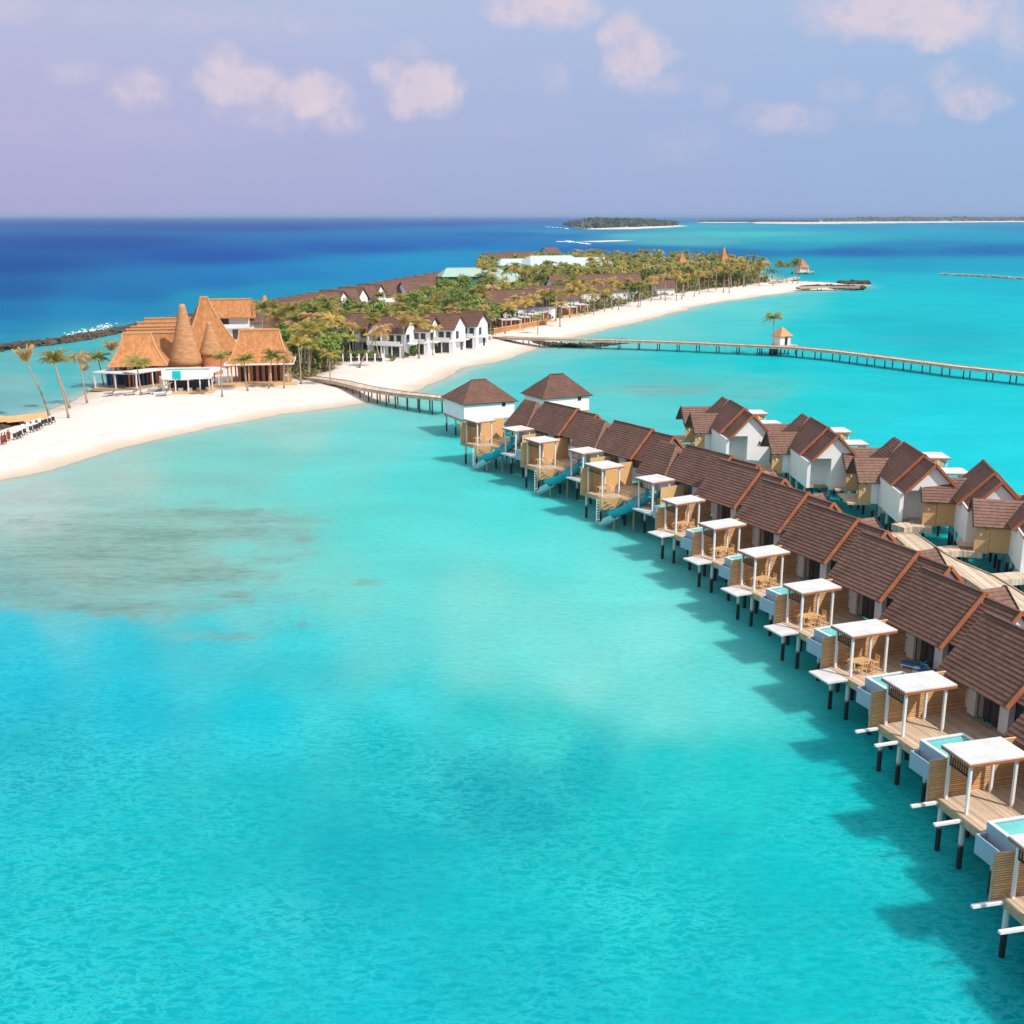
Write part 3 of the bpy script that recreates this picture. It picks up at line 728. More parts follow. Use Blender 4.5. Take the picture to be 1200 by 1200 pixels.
def glass_front(root, x0, x1, y, z0, z1, cur=True):
    g = MB().box(x0, x1, y, y + 0.05, z0, z1).build('window', M['glass'], root)
    f = MB(); n = max(2, int((x1 - x0) / 0.85))
    for k in range(n + 1):
        x = x0 + 0.03 + k * (x1 - x0 - 0.06) / n
        f.box(x - 0.03, x + 0.03, y - 0.04, y - 0.003, z0, z1)
    f.box(x0, x1, y - 0.036, y - 0.002, z1 - 0.06, z1 + 0.01)
    f.build('window_frame', M['dark'], g)
    if cur:
        c = MB()
        for k in range(7): c.box(x0 + 0.10 + k * 0.06, x0 + 0.15 + k * 0.06, y - 0.03 - 0.02 * (k % 2), y - 0.006, z0 + 0.05, z1 - 0.1)
        c.build('curtain', M['curtain'], g)

def barge(root, x, ye, ze, yr, zr, yb, zb, w=0.16, name='barge_board', parent=None):
    b = MB()
    for (ya, za, yc, zc) in ((ye, ze, yr, zr), (yr, zr, yb, zb)):
        b.beam((x, ya, za + 0.03), (x, yc, zc + 0.03), w * 0.85, 0.26)
    return b.build(name, M['barge'], parent or root)

def gable_roof(root, x0, x1, ye, ze, yr, zr, yb, zb, n, name='roof', mat_='roof', bx=None):
    r = MB().courses((x0, ye, ze), (x1, ye, ze), (x0, yr, zr), (x1, yr, zr), n)
    r.courses((x0, yb, zb), (x1, yb, zb), (x0, yr, zr), (x1, yr, zr), n)
    o = r.build(name, M[mat_], root)
    MB().beam((x0, yr, zr + 0.03), (x1, yr, zr + 0.03), 0.24, 0.10).build('ridge_cap', M[mat_], o)
    return o

def entrance_wing(root, xc, y_in, y_out, wood=True, hw=2.3, zr=6.3, ze=4.3):
    """lower gabled entrance block that points away from the lagoon"""
    r = MB().courses((xc + hw, y_in, ze), (xc + hw, y_out, ze), (xc, y_in, zr), (xc, y_out, zr), 9)
    r.courses((xc - hw, y_in, ze), (xc - hw, y_out, ze), (xc, y_in, zr), (xc, y_out, zr), 9)
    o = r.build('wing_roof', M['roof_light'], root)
    b = MB()
    for s in (-1, 1): b.beam((xc + s * hw, y_out + 0.04, ze), (xc, y_out + 0.04, zr), 0.10, 0.26)
    b.build('barge_board', M['dark'], o)
    w = MB().box(xc - hw + 0.55, xc + hw - 0.5, y_in, y_out - 1.6, DZ - 0.2, ze + 0.35).gable(xc - hw + 0.6, xc + hw - 0.55, y_in, y_out - 1.62, ze + 0.36, zr - 0.32, 'y')
    w.build('wing_wall', M['wood'] if wood else M['white'], root)
    MB().box(xc - 0.55, xc + 0.55, y_out - 1.6, y_out - 1.54, DZ, DZ + 2.15).build('door', M['barge'], root)
    sc_ = MB().box(xc + hw - 0.62, xc + hw - 0.5, y_out - 1.55, y_out - 0.25, DZ - 0.2, ze - 0.3); sc_.build('porch_screen', M['wood'], root)
    MB().box(xc - hw + 0.2, xc + hw - 0.4, y_out - 1.6, y_out + 0.9, DZ - 0.32, DZ - 0.12).build('porch_deck', M['deck'], root)
    lamp = MB().box(xc + hw - 0.48, xc + hw - 0.40, y_out - 0.9, y_out - 0.7, 3.4, 3.7); lamp.build('porch_lamp', M['white'], root)

def pool_villa(platform):
    root = thing('pool_villa', 'overwater pool villa', 'villa')
    # deck in an L round the pool
    MB().prism([(-0.1, 0), (4.55, 0), (4.55, 2.75), (9.0, 2.75), (9.0, 6.6), (-0.1, 6.6)], DZ - 0.16, DZ).build('deck', M['deck'], root)
    f = MB().box(-0.1, 4.55, -0.06, -0.003, DZ - 0.5, DZ - 0.01).box(4.553, 4.61, -0.06, 2.7, DZ - 0.5, DZ - 0.01)
    for x in (0.3, 2.2, 4.2, 6.5, 8.5): f.box(x - 0.1, x + 0.1, 0.05, 10.5, DZ - 0.5, DZ - 0.165)
    f.build('deck_beam', M['fascia'], root)
    s = MB().prism([(-0.12, -0.5), (-0.0, -0.5), (-0.0, 6.55), (-0.12, 6.55)], DZ - 0.45, 4.15).box(-0.12, 0.0, 3.3, 6.55, 4.153, 4.9)
    s.build('privacy_screen', M['slat'], root)
    MB().box(-0.14, 0.02, -0.53, 3.3, 4.153, 4.2).box(-0.14, 0.02, -0.56, -0.503, DZ - 0.45, 4.15).build('screen_cap', M['fascia'], root)
    canopy(root, 0.05, 2.45, 0, 3.75, 5.1)
    # raised pool with its overflow trough
    p = MB()
    p.box(4.62, 8.95, -0.35, -0.15, DZ - 0.35, 3.0).box(4.62, 8.95, 2.5, 2.7, DZ - 0.35, 3.0).box(4.62, 4.82, -0.147, 2.497, DZ - 0.35, 3.0).box(8.75, 8.95, -0.147, 2.497, DZ - 0.35, 3.0).box(4.823, 8.747, -0.147, 2.497, DZ - 0.35, DZ + 0.1)
    pool = p.build('pool', M['poolwall'], root)
    MB().box(4.83, 8.74, -0.14, 2.49, 2.2, 2.93).build('pool_water', M['poolwater'], pool)
    e = MB().box(4.60, 8.97, -0.37, -0.13, 3.003, 3.05).box(4.60, 8.97, 2.48, 2.72, 3.003, 3.05).box(4.60, 4.84, -0.127, 2.477, 3.003, 3.05).box(8.73, 8.97, -0.127, 2.477, 3.003, 3.05)
    e.build('pool_edge', M['pooledge'], pool)
    g = MB().box(4.62, 7.6, -0.95, -0.87, 1.35, 2.42).box(4.62, 7.6, -0.867, -0.353, 1.35, 1.5).box(4.62, 4.72, -0.867, -0.353, 1.503, 2.42).box(7.5, 7.6, -0.867, -0.353, 1.503, 2.42)
    g.build('overflow_trough', M['poolwall'], root)
    # house
    MB().box(0.1, 9.0, 7.4, 11.0, DZ - 0.3, 5.2).build('wall', M['white'], root)
    w = MB()
    for q in ((0.25, 0.95, 6.5, 5.3), (3.15, 3.95, 6.5, 5.3), (5.3, 5.75, 6.7, 5.1), (7.6, 8.6, 6.9, 5.0)): MB().box(q[0], q[1], q[2], 7.39, DZ - 0.05, q[3]).build('pier_wall', M['white'], root)
    glass_front(root, 0.96, 3.14, 6.75, DZ + 0.02, 4.95)
    glass_front(root, 3.96, 5.28, 7.0, DZ + 0.02, 4.9, False)
    # stepped pair of roofs
    rf = gable_roof(root, -0.85, 5.62, 4.75, 4.75, 8.1, 8.25, 11.4, 4.85, 15)
    barge(root, 5.70, 4.70, 4.75, 8.1, 8.28, 11.42, 4.85)
    gable_roof(root, 5.79, 8.95, 5.35, 5.12, 8.1, 8.0, 11.0, 5.0, 13, 'link_roof')
    barge(root, 9.03, 5.35, 5.12, 8.1, 8.03, 11.05, 5.0, 0.12)
    MB().gable(8.5, 8.75, 5.7, 10.7, 5.25, 7.75).build('gable_wall', M['white'], root)
    MB().gable(5.3, 5.5, 5.2, 11.0, 5.0, 7.95).build('gable_wall', M['white'], root)
    entrance_wing(root, 0.8, 8.6, 14.4, True, 2.4, 6.6, 4.4)
    if platform:
        pl = MB().box(0.25, 2.5, -1.75, -0.07, DZ - 0.14, DZ - 0.02); pl.build('platform', M['membrane'], root)
    else:
        for x in (0.15, 2.2): MB().box(x, x + 0.2, -1.7, 0.3, DZ - 0.30, DZ - 0.165 + 0.001).build('cantilever_beam', M['white_paint'], root)
    for x in (0.4, 2.3, 4.9, 7.2, 8.8):
        for y in (0.1, 3.4, 7.6, 10.6): pile(root, x, y)
    return root

def slide_villa(with_slide=True):
    root = thing('slide_villa', 'overwater slide villa', 'villa')
    MB().prism([(-0.1, 0), (3.6, 0), (5.2, 1.7), (12.4, 1.7), (12.4, 7.0), (-0.1, 7.0)], DZ - 0.16, DZ).build('deck', M['deck'], root)
    f = MB().box(-0.1, 3.6, -0.06, -0.003, DZ - 0.5, DZ - 0.01)
    for x in (0.3, 2.2, 4.4, 7, 10, 13, 16, 19): f.box(x - 0.1, x + 0.1, 0.05 if x < 3 else 2.0, 10.5, DZ - 0.5, DZ - 0.165)
    f.build('deck_beam', M['fascia'], root)
    MB().prism([(-0.12, -0.4), (0, -0.4), (0, 7.0), (-0.12, 7.0)], DZ - 0.45, 4.75).build('privacy_screen', M['wood'], root)
    canopy(root, 0.05, 3.5, 0, 3.25, 5.3, False)
    l = MB()
    for k in range(10): l.box(0.4 + k * 0.3, 0.45 + k * 0.3, 0.33, 0.37, 4.55, 5.09)
    l.box(0.38, 3.2, 0.31, 0.39, 4.48, 4.547); l.build('lattice', M['dark'], root)
    MB().box(0.06, 0.14, 1.2, 3.2, DZ, 4.9).build('slatted_panel', M['wood'], root)
    # lower bathing platform with its tan skirt and stair
    MB().add([(2.9, -0.12, 1.98), (3.66, -0.12, 1.98), (5.6, 1.75, 1.98), (4.9, 0.95, 0.75), (3.9, -0.15, 0.62), (3.2, -0.14, 0.9), (2.9, -0.02, 1.98), (3.62, -0.02, 1.98), (5.5, 1.85, 1.98), (4.82, 1.03, 0.75), (3.86, -0.05, 0.62), (3.2, -0.04, 0.9)], [(0, 5, 4, 1), (1, 4, 3, 2), (7, 10, 11, 6), (8, 9, 10, 7), (0, 1, 7, 6), (1, 2, 8, 7), (2, 3, 9, 8), (3, 4, 10, 9), (4, 5, 11, 10), (5, 0, 6, 11)]).build('stair_skirt', M['wood'], root)
    st = MB()
    for k in range(6): st.box(3.7 + 0.3 * k, 3.98 + 0.3 * k, 0.1, 0.9, DZ - 0.2 - 0.22 * k, DZ - 0.13 - 0.22 * k)
    st.build('stair', M['fascia'], root)
    rl = MB().beam((5.0, 1.75, 2.95), (9.0, 1.75, 2.95), 0.09, 0.08).beam((3.7, 0.0, 2.5), (5.0, 1.7, 2.95), 0.09, 0.08)
    for k in range(14): rl.box(5.0 + k * 0.3, 5.06 + k * 0.3, 1.72, 1.78, DZ, 2.91)
    rl.build('railing', M['wood'], root)
    # second canopy on its own stage
    MB().box(8.95, 12.3, 0.3, 1.67, DZ - 0.25, DZ - 0.08).build('stage', M['membrane'], root)
    canopy(root, 8.95, 12.0, 0.6, 3.7, 5.3)
    MB().box(11.9, 12.0, 1.8, 5.0, DZ, 4.6).build('slatted_panel', M['wood'], root)
    MB().box(12.5, 15.6, 0.4, 2.8, 1.6, 2.9).build('pool', M['poolwall'], root)
    MB().box(12.6, 15.5, 0.5, 2.7, 2.903, 2.95).build('pool_water', M['poolwater'], root)
    if with_slide:
        path = [(10.9, 1.5, 4.0), (10.5, 2.3, 3.85), (9.7, 2.7, 3.55), (8.9, 2.4, 3.1), (8.5, 1.6, 2.65), (8.3, 0.8, 2.2), (7.7, 0.1, 1.75), (6.9, -0.3, 1.35), (6.0, -0.45, 0.75), (5.2, -0.4, 0.2), (4.5, -0.55, -0.25)]
        pts = []
        for i in range(len(path) - 1):
            for k in range(3): pts.append(Vector(path[i]).lerp(Vector(path[i + 1]), k / 3))
        pts.append(Vector(path[-1]))
        def flume(rad, w0, w1):
            m_ = MB(); n = len(pts); seg = 10; vs = []; fs = []
            for i, p in enumerate(pts):
                tg = (pts[min(i + 1, n - 1)] - pts[max(i - 1, 0)]).normalized()
                sd_ = Vector((0, 0, 1)).cross(tg).normalized(); up = tg.cross(sd_)
                for k in range(seg + 1):
                    a = math.pi * (w0 + (w1 - w0) * k / seg)
                    vs.append(p + sd_ * math.cos(a) * rad + up * math.sin(a) * rad)
            for i in range(n - 1):
                for k in range(seg): fs.append((i * (seg + 1) + k, i * (seg + 1) + k + 1, (i + 1) * (seg + 1) + k + 1, (i + 1) * (seg + 1) + k))
            return m_.add(vs, fs)
        full = pts; pts = full[:-7]; s_ = flume(0.8, 0.93, 2.07).build('slide', M['slide'], root, True)
        flume(0.73, 0.93, 2.07).build('slide_lining', M['slide_in'], s_, True)
        pts = full[-9:]; flume(0.95, 1.12, 1.88).build('slide_exit', M['pooledge'], s_, True)
        MB().tube([(10.4, 2.4, 3.6), (10.4, 2.45, 2.0)], 0.12, 8).tube([(8.0, 1.3, 1.9), (8.0, 1.3, -2.5)], 0.14, 8).tube([(6.4, -0.2, 0.7), (6.4, -0.2, -2.5)], 0.14, 8).build('slide_support', M['fascia'], root)
        MB().prism([(9.8, 2.2), (11.2, 2.2), (11.2, 3.4), (9.8, 3.4)], 3.15, 3.3).build('slide_deck', M['fascia'], root)
        la = MB()
        for y in (-0.55, -0.15):
            la.beam((3.4, y, -1.6), (3.4, y + 0.0, 1.9), 0.05, 0.05)
        for k in range(10): la.beam((3.4, -0.55, -1.2 + 0.32 * k), (3.4, -0.15, -1.2 + 0.32 * k), 0.05, 0.05)
        la.build('ladder', M['white_paint'], root)
    MB().box(5.4, 18.3, 6.6, 10.15, DZ - 0.3, 5.2).box(18.303, 19.94, 5.0, 7.9, DZ - 0.3, 5.2).build('wall', M['white'], root)
    for q in ((4.2, 5.39, 6.0, 10.0, DZ - 0.3, 4.9), (9.0, 9.4, 5.8, 6.59, DZ, 5.0), (12.4, 13.6, 5.8, 6.59, DZ, 5.2)): MB().box(*q).build('pier_wall', M['white'], root)
    glass_front(root, 9.5, 12.3, 6.2, DZ + 0.02, 4.9)
    glass_front(root, 13.7, 16.6, 6.2, 3.5, 5.0, False)
    # low hipped roof, main gable with its barge board, then the lower gabled end
    h = MB().courses((4.8, 3.7, 4.85), (9.9, 3.7, 4.85), (4.8, 7.2, 8.1), (7.7, 7.2, 8.1), 14)
    h.courses((4.8, 10.7, 4.85), (9.9, 10.7, 4.85), (4.8, 7.2, 8.1), (7.7, 7.2, 8.1), 14)
    hr = h.build('hip_roof', M['roof'], root)
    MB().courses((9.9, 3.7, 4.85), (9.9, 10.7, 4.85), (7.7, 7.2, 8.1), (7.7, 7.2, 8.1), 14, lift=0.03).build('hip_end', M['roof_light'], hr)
    MB().gable(4.9, 5.2, 4.2, 10.2, 5.0, 7.8).build('gable_wall', M['white'], root)
    gable_roof(root, 9.3, 16.7, 4.2, 5.0, 7.4, 8.3, 10.6, 5.0, 15)
    barge(root, 16.78, 4.15, 5.0, 7.4, 8.33, 10.65, 5.0)
    gable_roof(root, 16.87, 20.7, 4.5, 5.05, 7.4, 8.05, 10.3, 5.05, 13, 'link_roof')
    barge(root, 20.78, 4.5, 5.05, 7.4, 8.08, 10.3, 5.05, 0.10)
    MB().prism([(19.95, 4.85), (20.35, 4.85), (20.35, 7.9), (19.95, 7.9)], DZ - 0.5, 5.3).gable(19.95, 20.35, 4.85, 9.95, 5.303, 7.78).build('gable_wall', M['white'], root)
    entrance_wing(root, 3.4, 8.0, 12.8, True, 2.6, 6.5, 4.3)
    entrance_wing(root, 9.9, 8.2, 13.0, False, 2.7, 6.6, 4.3)
    MB().box(12.2, 20.0, 10.2, 10.6, DZ - 0.3, 4.9).build('rear_wall', M['white'], root)
    for x in (0.4, 3.2, 5.5, 9.2, 12.0, 15.0, 18.5):
        for y in ((0.15, 3.4, 7.2, 10.3) if x < 4 else (1.9, 4.6, 7.4, 10.3)): pile(root, x, y)
    return root

MB.flip = False
PV_A, PV_B = pool_villa(True), pool_villa(False)
SV = slide_villa(True)
MB.flip = True
RP, RS = pool_villa(True), slide_villa(False)
MB.flip = False
index_kids()
FURN = []                                               # (origin, theta, villa number) used again for the furniture
front = [(15.14, 113.6, 29.5), (17.44, 104.31, 27.5), (19.4, 95.27, 25.5), (21.15, 85.78, 23), (22.43, 76.49, 20), (23.02, 67.02, 17.5), (23.37, 57.59, 15.5), (23.06, 48.1, 13)]
PL = ['pool villa right beside the last turquoise slide, farthest of the pool villas', 'second pool villa counted from the turquoise slides, dining set on its small corner terrace', 'third pool villa from the turquoise slides, with a white platform over the lagoon',
      'fourth pool villa from the turquoise slides, in the middle of the pool villa row', 'pool villa with two blue loungers on its rear terrace', 'pool villa just nearer than the two blue loungers, white canopy over an empty terrace',
      'large near pool villa with bare deck and two white beams, second from the bottom corner', 'nearest pool villa, cut off by the right edge at the bottom corner']
GF = 'overwater pool villas stepping along the front row'
for i, (x, y, th) in enumerate(front):
    src = PV_A if i < 5 else PV_B
    if i in (0, 5):
        o = src; o.location = (x, y, LIFT); o.rotation_euler = (0, 0, frame(th)); o['label'] = PL[i]; o['group'] = GF
    else: o = dup(src, (x, y, LIFT), frame(th), PL[i], GF)
    FURN.append((Vector((x, y)), th, i))
slides = [(-6.9, 160.15, 34.5), (1.51, 145.52, 32.5), (8.32, 130.12, 31)]
SL = ['farthest slide villa, its roof overlapping the white hip-roofed house', 'middle one of the three villas with turquoise slides', 'nearest of the three villas with turquoise slides, next to the pool villas']
for i, (x, y, th) in enumerate(slides):
    if i == 0: o = SV; o.location = (x, y, LIFT); o.rotation_euler = (0, 0, frame(th)); o['label'] = SL[i]; o['group'] = 'overwater slide villas'
    else: o = dup(SV, (x, y, LIFT), frame(th), SL[i], 'overwater slide villas')
# the second row, seen from its entrance side: placed by the top of the orange barge board
rear = [((873, 479.8), 5, 'S', 'farthest villa of the rear row, alone against the open lagoon'), ((970.8, 502.5), 2, 'S', 'second villa of the rear row from the far end, tall white gable wall'), ((1083.6, 534.8), -2, 'S', 'third villa of the rear row, its white gable beside a timber entrance wing'),
        ((1167, 555), -11, 'P', 'rear row villa with a timber clad entrance wing reached by its own footbridge'), ((1237, 583), -14, 'P', 'rear row villa cut off by the right edge of the picture')]
seen = set()
for (q, th, kd, lb) in rear:
    b0 = P(q[0], q[1], 8.2 + LIFT); a, b = bxy(th)
    xb, yb = (16.78, 7.4) if kd == 'S' else (5.7, 8.1)
    p = Vector((b0.x, b0.y)) - a * xb + b * yb
    src = RS if kd == 'S' else RP
    if kd not in seen:
        o = src; o.location = (p.x, p.y, LIFT); o.rotation_euler = (0, 0, frame(th)); o['label'] = lb; o['group'] = 'villas of the rear row'; seen.add(kd)
    else: o = dup(src, (p.x, p.y, LIFT), frame(th), lb, 'villas of the rear row')

# ---- the two hip-roofed houses where the row meets the bridge
def hip_house(label, c, th, lx, ly, z0, ze, zr, rl):
    root = thing('hip_roofed_house', label, 'house', (c[0], c[1], LIFT), frame(th), 'white hip-roofed houses on piles')
    hx, hy = lx / 2, ly / 2
    MB().box(-hx + 0.45, hx - 0.45, -hy + 0.45, hy - 0.45, z0, ze + 0.1).build('wall', M['white'], root)
    r = MB(); A = [(-hx, -hy, ze), (hx, -hy, ze), (hx, hy, ze), (-hx, hy, ze)]; r0, r1 = (0, -rl / 2, zr), (0, rl / 2, zr)
    r.courses(A[0], A[1], r0, r0, 14, 0.03).courses(A[1], A[2], r0, r1, 14, 0.03).courses(A[2], A[3], r1, r1, 14, 0.03).courses(A[3], A[0], r1, r0, 14, 0.03)
    ro = r.build('roof', M['roof'], root)
    MB().beam((0, -rl / 2, zr + 0.03), (0, rl / 2, zr + 0.03), 0.3, 0.12).build('ridge_cap', M['roof'], ro)
    MB().box(hx - 0.46, hx - 0.38, hy * 0.45, hy * 0.45 + 0.6, ze - 0.75, ze - 0.2).build('vent', M['dark'], root)
    MB().box(-hx + 0.3, hx - 0.3, -hy + 0.3, hy - 0.3, z0 - 0.3, z0 - 0.003).build('floor_frame', M['fascia'], root)
    for i in range(3):
        for j in range(3): pile(root, -hx + 0.7 + i * (lx - 1.4) / 2, -hy + 0.7 + j * (ly - 1.4) / 2, z0 - 0.3)
hip_house('white house with brown hip roof at the end of the timber bridge', (-5.3, 183.6), 25, 9.2, 9.6, 1.9, 4.5, 7.6, 2.6)
hip_house('white house with brown hip roof standing behind the first slide villa', (7.3, 188), 27, 7.6, 9.4, 2.2, 4.6, 7.9, 2.6)

# ---- boardwalk between the rows and its short footbridges
def walkway(name, label, pts, w, z, step=3.6, thick=0.35, mat_='deck_x', piles='pile_grey', cat='boardwalk', ph=1.6, rail=0):
    """a timber deck along a line of points, on pairs of piles"""
    root = thing(name, label, cat, (pts[0][0], pts[0][1], 0))
    o0 = Vector((pts[0][0], pts[0][1], 0))
    Q = [Vector((p[0], p[1], p[2] if len(p) > 2 else z)) - o0 for p in pts]
    n = len(Q); L = []; Rr = []
    for i, p in enumerate(Q):
        tg = (Q[min(i + 1, n - 1)] - Q[max(i - 1, 0)]); tg.z = 0; tg.normalize(); sd_ = Vector((-tg.y, tg.x, 0))
        L.append(p + sd_ * w / 2); Rr.append(p - sd_ * w / 2)
    vs = []
    for l, r in zip(L, Rr): vs += [l, r, r - Vector((0, 0, thick)), l - Vector((0, 0, thick))]
    fs = [(3, 2, 1, 0), tuple(4 * (n - 1) + k for k in range(4))]
    for i in range(n - 1):
        for k in range(4): fs.append((4 * i + k, 4 * i + (k + 1) % 4, 4 * i + 4 + (k + 1) % 4, 4 * i + 4 + k))
    MB().add(vs, fs).build('deck', M[mat_], root)
    kb = MB()
    if name != 'footbridge':
      for side in (L, Rr):
        for i in range(n - 1): kb.beam(side[i] + Vector((0, 0, 0.06)), side[i + 1] + Vector((0, 0, 0.06)), 0.12, 0.12)
    if kb.v: kb.build('kerb_board', M['fascia'], root)
    # piles in pairs
    acc_ = step / 2; cnt = 0
    for i in range(n - 1):
        seg = Q[i + 1] - Q[i]; ln = Vector((seg.x, seg.y)).length
        while acc_ < ln and cnt < 48:
            p = Q[i] + seg * (acc_ / ln); tg = Vector((seg.x, seg.y, 0)).normalized(); sd_ = Vector((-tg.y, tg.x, 0))
            wp = p + o0; g = gz(wp.x, wp.y)
            if g < p.z - thick - 0.2:
                for s in (-1, 1):
                    q = p + sd_ * s * (w / 2 - 0.25)
                    MB().tube([(q.x, q.y, max(g, -1.2) - 0.3), (q.x, q.y, p.z - thick - 0.01)], 0.14, 6).build('pile', M[piles], root)
                a_ = p + sd_ * (w / 2 - 0.1); b_ = p - sd_ * (w / 2 - 0.1)
            acc_ += step; cnt += 1
        acc_ -= ln
    return root
def offs(i, dx, dy):
    x, y, th = (slides + front)[i]; a, b = bxy(th); p = Vector((x, y)) + a * dx + b * dy; return (p.x, p.y)
main_walk = [(3.0, 190.5), offs(0, 6, 16.5), offs(1, 2, 17.5), offs(2, 0, 18.5), offs(3, 2, 19), offs(4, 2, 19.2)]
for q in [(1062, 628), (1087, 647.5), (1104, 658), (1148, 677), (1184, 700), (1212, 722), (1250, 756), (1300, 812), (1360, 900)]:
    p = P(q[0], q[1], 1.9 + LIFT); main_walk.append((p.x, p.y))
walkway('boardwalk', 'long pale boardwalk running between the two rows of villas', main_walk, 3.0, 1.9 + LIFT, 3.4)
for lb, pts in [('short timber footbridge to the villa third in the rear row', [(1040, 596), (1075, 590)]), ('timber footbridge leading to the wood clad wing of the rear row', [(1052, 616), (1066, 614), (1092, 616)]), ('timber footbridge nearest the right edge, leading to a cut-off villa', [(1083, 645), (1120, 642), (1150, 644)]), ('short footbridge at the right edge beside the boardwalk', [(1150, 677), (1200, 673), (1230, 675)])]:
    walkway('footbridge', lb, [tuple(P(x, y, 1.9 + LIFT)[:2]) for x, y in pts], 1.9, 1.88 + LIFT, 3.0, 0.6, 'deck_x', cat='footbridge')
for i in range(len(front)):
    a_ = offs(3 + i, 0.6, 15.0); b_ = offs(3 + i, 0.6, 17.4)
    if i < 6: walkway('footbridge', 'short footbridge behind the ' + ['first', 'second', 'third', 'fourth', 'fifth', 'sixth'][i] + ' pool villa counted from the slides', [a_, b_], 1.8, 1.86 + LIFT, 2.5, 0.4, cat='footbridge')

# ---- things on the decks
def dining_table(loc, rz, label):
    r = thing('dining_table', label, 'table', loc, rz, 'wooden dining tables on the terraces')
    MB().box(-0.8, 0.8, -0.4, 0.4, 0.70, 0.75).build('tabletop', M['wood'], r)
    for x in (-0.7, 0.7):
        for y in (-0.32, 0.32): MB().box(x - 0.04, x + 0.04, y - 0.04, y + 0.04, 0, 0.697).build('leg', M['wood'], r)
    return r
def chair(loc, rz, label):
    r = thing('dining_chair', label, 'chair', loc, rz, 'wooden chairs on the terraces')
    MB().box(-0.24, 0.24, -0.24, 0.24, 0.42, 0.47).build('seat', M['wood'], r)
    b = MB().box(-0.24, 0.24, 0.2, 0.24, 0.82, 0.92)
    for x in (-0.22, -0.07, 0.07, 0.22): b.box(x - 0.02, x + 0.02, 0.2, 0.24, 0.473, 0.817)
    b.build('backrest', M['wood'], r)
    for x in (-0.21, 0.21):
        for y in (-0.21, 0.21): MB().box(x - 0.025, x + 0.025, y - 0.025, y + 0.025, 0, 0.417).build('leg', M['wood'], r)
    return r
tb = chb = None
NTH = ['first', 'second', 'third', 'fourth', 'fifth']
for (o2, th, i) in FURN[:5]:
    a, b = bxy(th); c = o2 + a * 1.25 + b * 1.75
    lb = 'wooden dining table under the canopy of the %s pool villa from the slides' % NTH[i]
    if tb is None: tb = dining_table((c.x, c.y, DZ + LIFT), frame(th) + R(90), lb)
    else: dup(tb, (c.x, c.y, DZ + LIFT), frame(th) + R(90), lb)
    for k, (dx, dy, rr) in enumerate([(-0.75, -0.4, 90), (-0.75, 0.45, 90), (0.8, -0.4, -90), (0.8, 0.5, -90), (0.05, 1.2, 0)]):
        q = c + a * dx + b * dy
        lb = 'wooden chair at the dining table of the %s pool villa from the slides' % NTH[i]
        rz = frame(th) + R(rr + (k * 17) % 11)
        if chb is None: chb = chair((q.x, q.y, DZ + LIFT), rz, lb); index_kids()
        else: dup(chb, (q.x, q.y, DZ + LIFT), rz, lb)
    index_kids()
for (o2, th, i) in zip([Vector((-6.9, 160.15)), Vector((1.51, 145.52)), Vector((8.32, 130.12))], (34.5, 32.5, 31), range(3)):
    a, b = bxy(th); c = o2 + a * 1.6 + b * 1.6
    w_ = ['farthest', 'middle', 'nearest'][i]
    dup(tb, (c.x, c.y, DZ + LIFT), frame(th) + R(90), 'wooden table under the canopy of the %s slide villa' % w_)
    for dx, rr in ((-0.8, 90), (0.8, -90)):
        q = c + a * dx; dup(chb, (q.x, q.y, DZ + LIFT), frame(th) + R(rr), 'wooden chair at the table of the %s slide villa' % w_)
def blue_lounger(loc, rz, label):
    r = thing('sun_lounger', label, 'sun lounger', loc, rz, 'blue loungers on the terrace')
    MB().box(-0.33, 0.33, -0.95, 0.95, 0.22, 0.30).build('frame', M['white_paint'], r)
    MB().box(-0.31, 0.31, -0.93, 0.25, 0.303, 0.42).build('cushion', M['blue'], r)
    MB().beam((0, 0.25, 0.36), (0, 0.85, 0.85), 0.62, 0.12).build('backrest', M['blue'], r)
    for x in (-0.28, 0.28):
        for y in (-0.85, 0.85): MB().box(x - 0.03, x + 0.03, y - 0.03, y + 0.03, 0, 0.217).build('leg', M['white_paint'], r)
    return r
o2, th, i = FURN[4]; a, b = bxy(th)
for dx, lb in ((2.6, 'blue cushioned sun lounger nearer the glass doors, one of a pair'), (3.9, 'blue cushioned sun lounger nearer the pool wall, second of a pair')):
    q = o2 + a * dx + b * 5.4
    blue_lounger((q.x, q.y, DZ + LIFT), frame(th) + R(-60), lb)
q = o2 + a * 3.25 + b * 5.0
r = thing('side_table', 'small white side table between two blue loungers', 'table', (q.x, q.y, DZ + LIFT))
MB().lathe([(0.25, 0.42), (0.25, 0.46)], 14).build('tabletop', M['white_paint'], r); MB().lathe([(0.18, 0.0), (0.05, 0.04), (0.04, 0.418)], 12).build('stand', M['white_paint'], r)
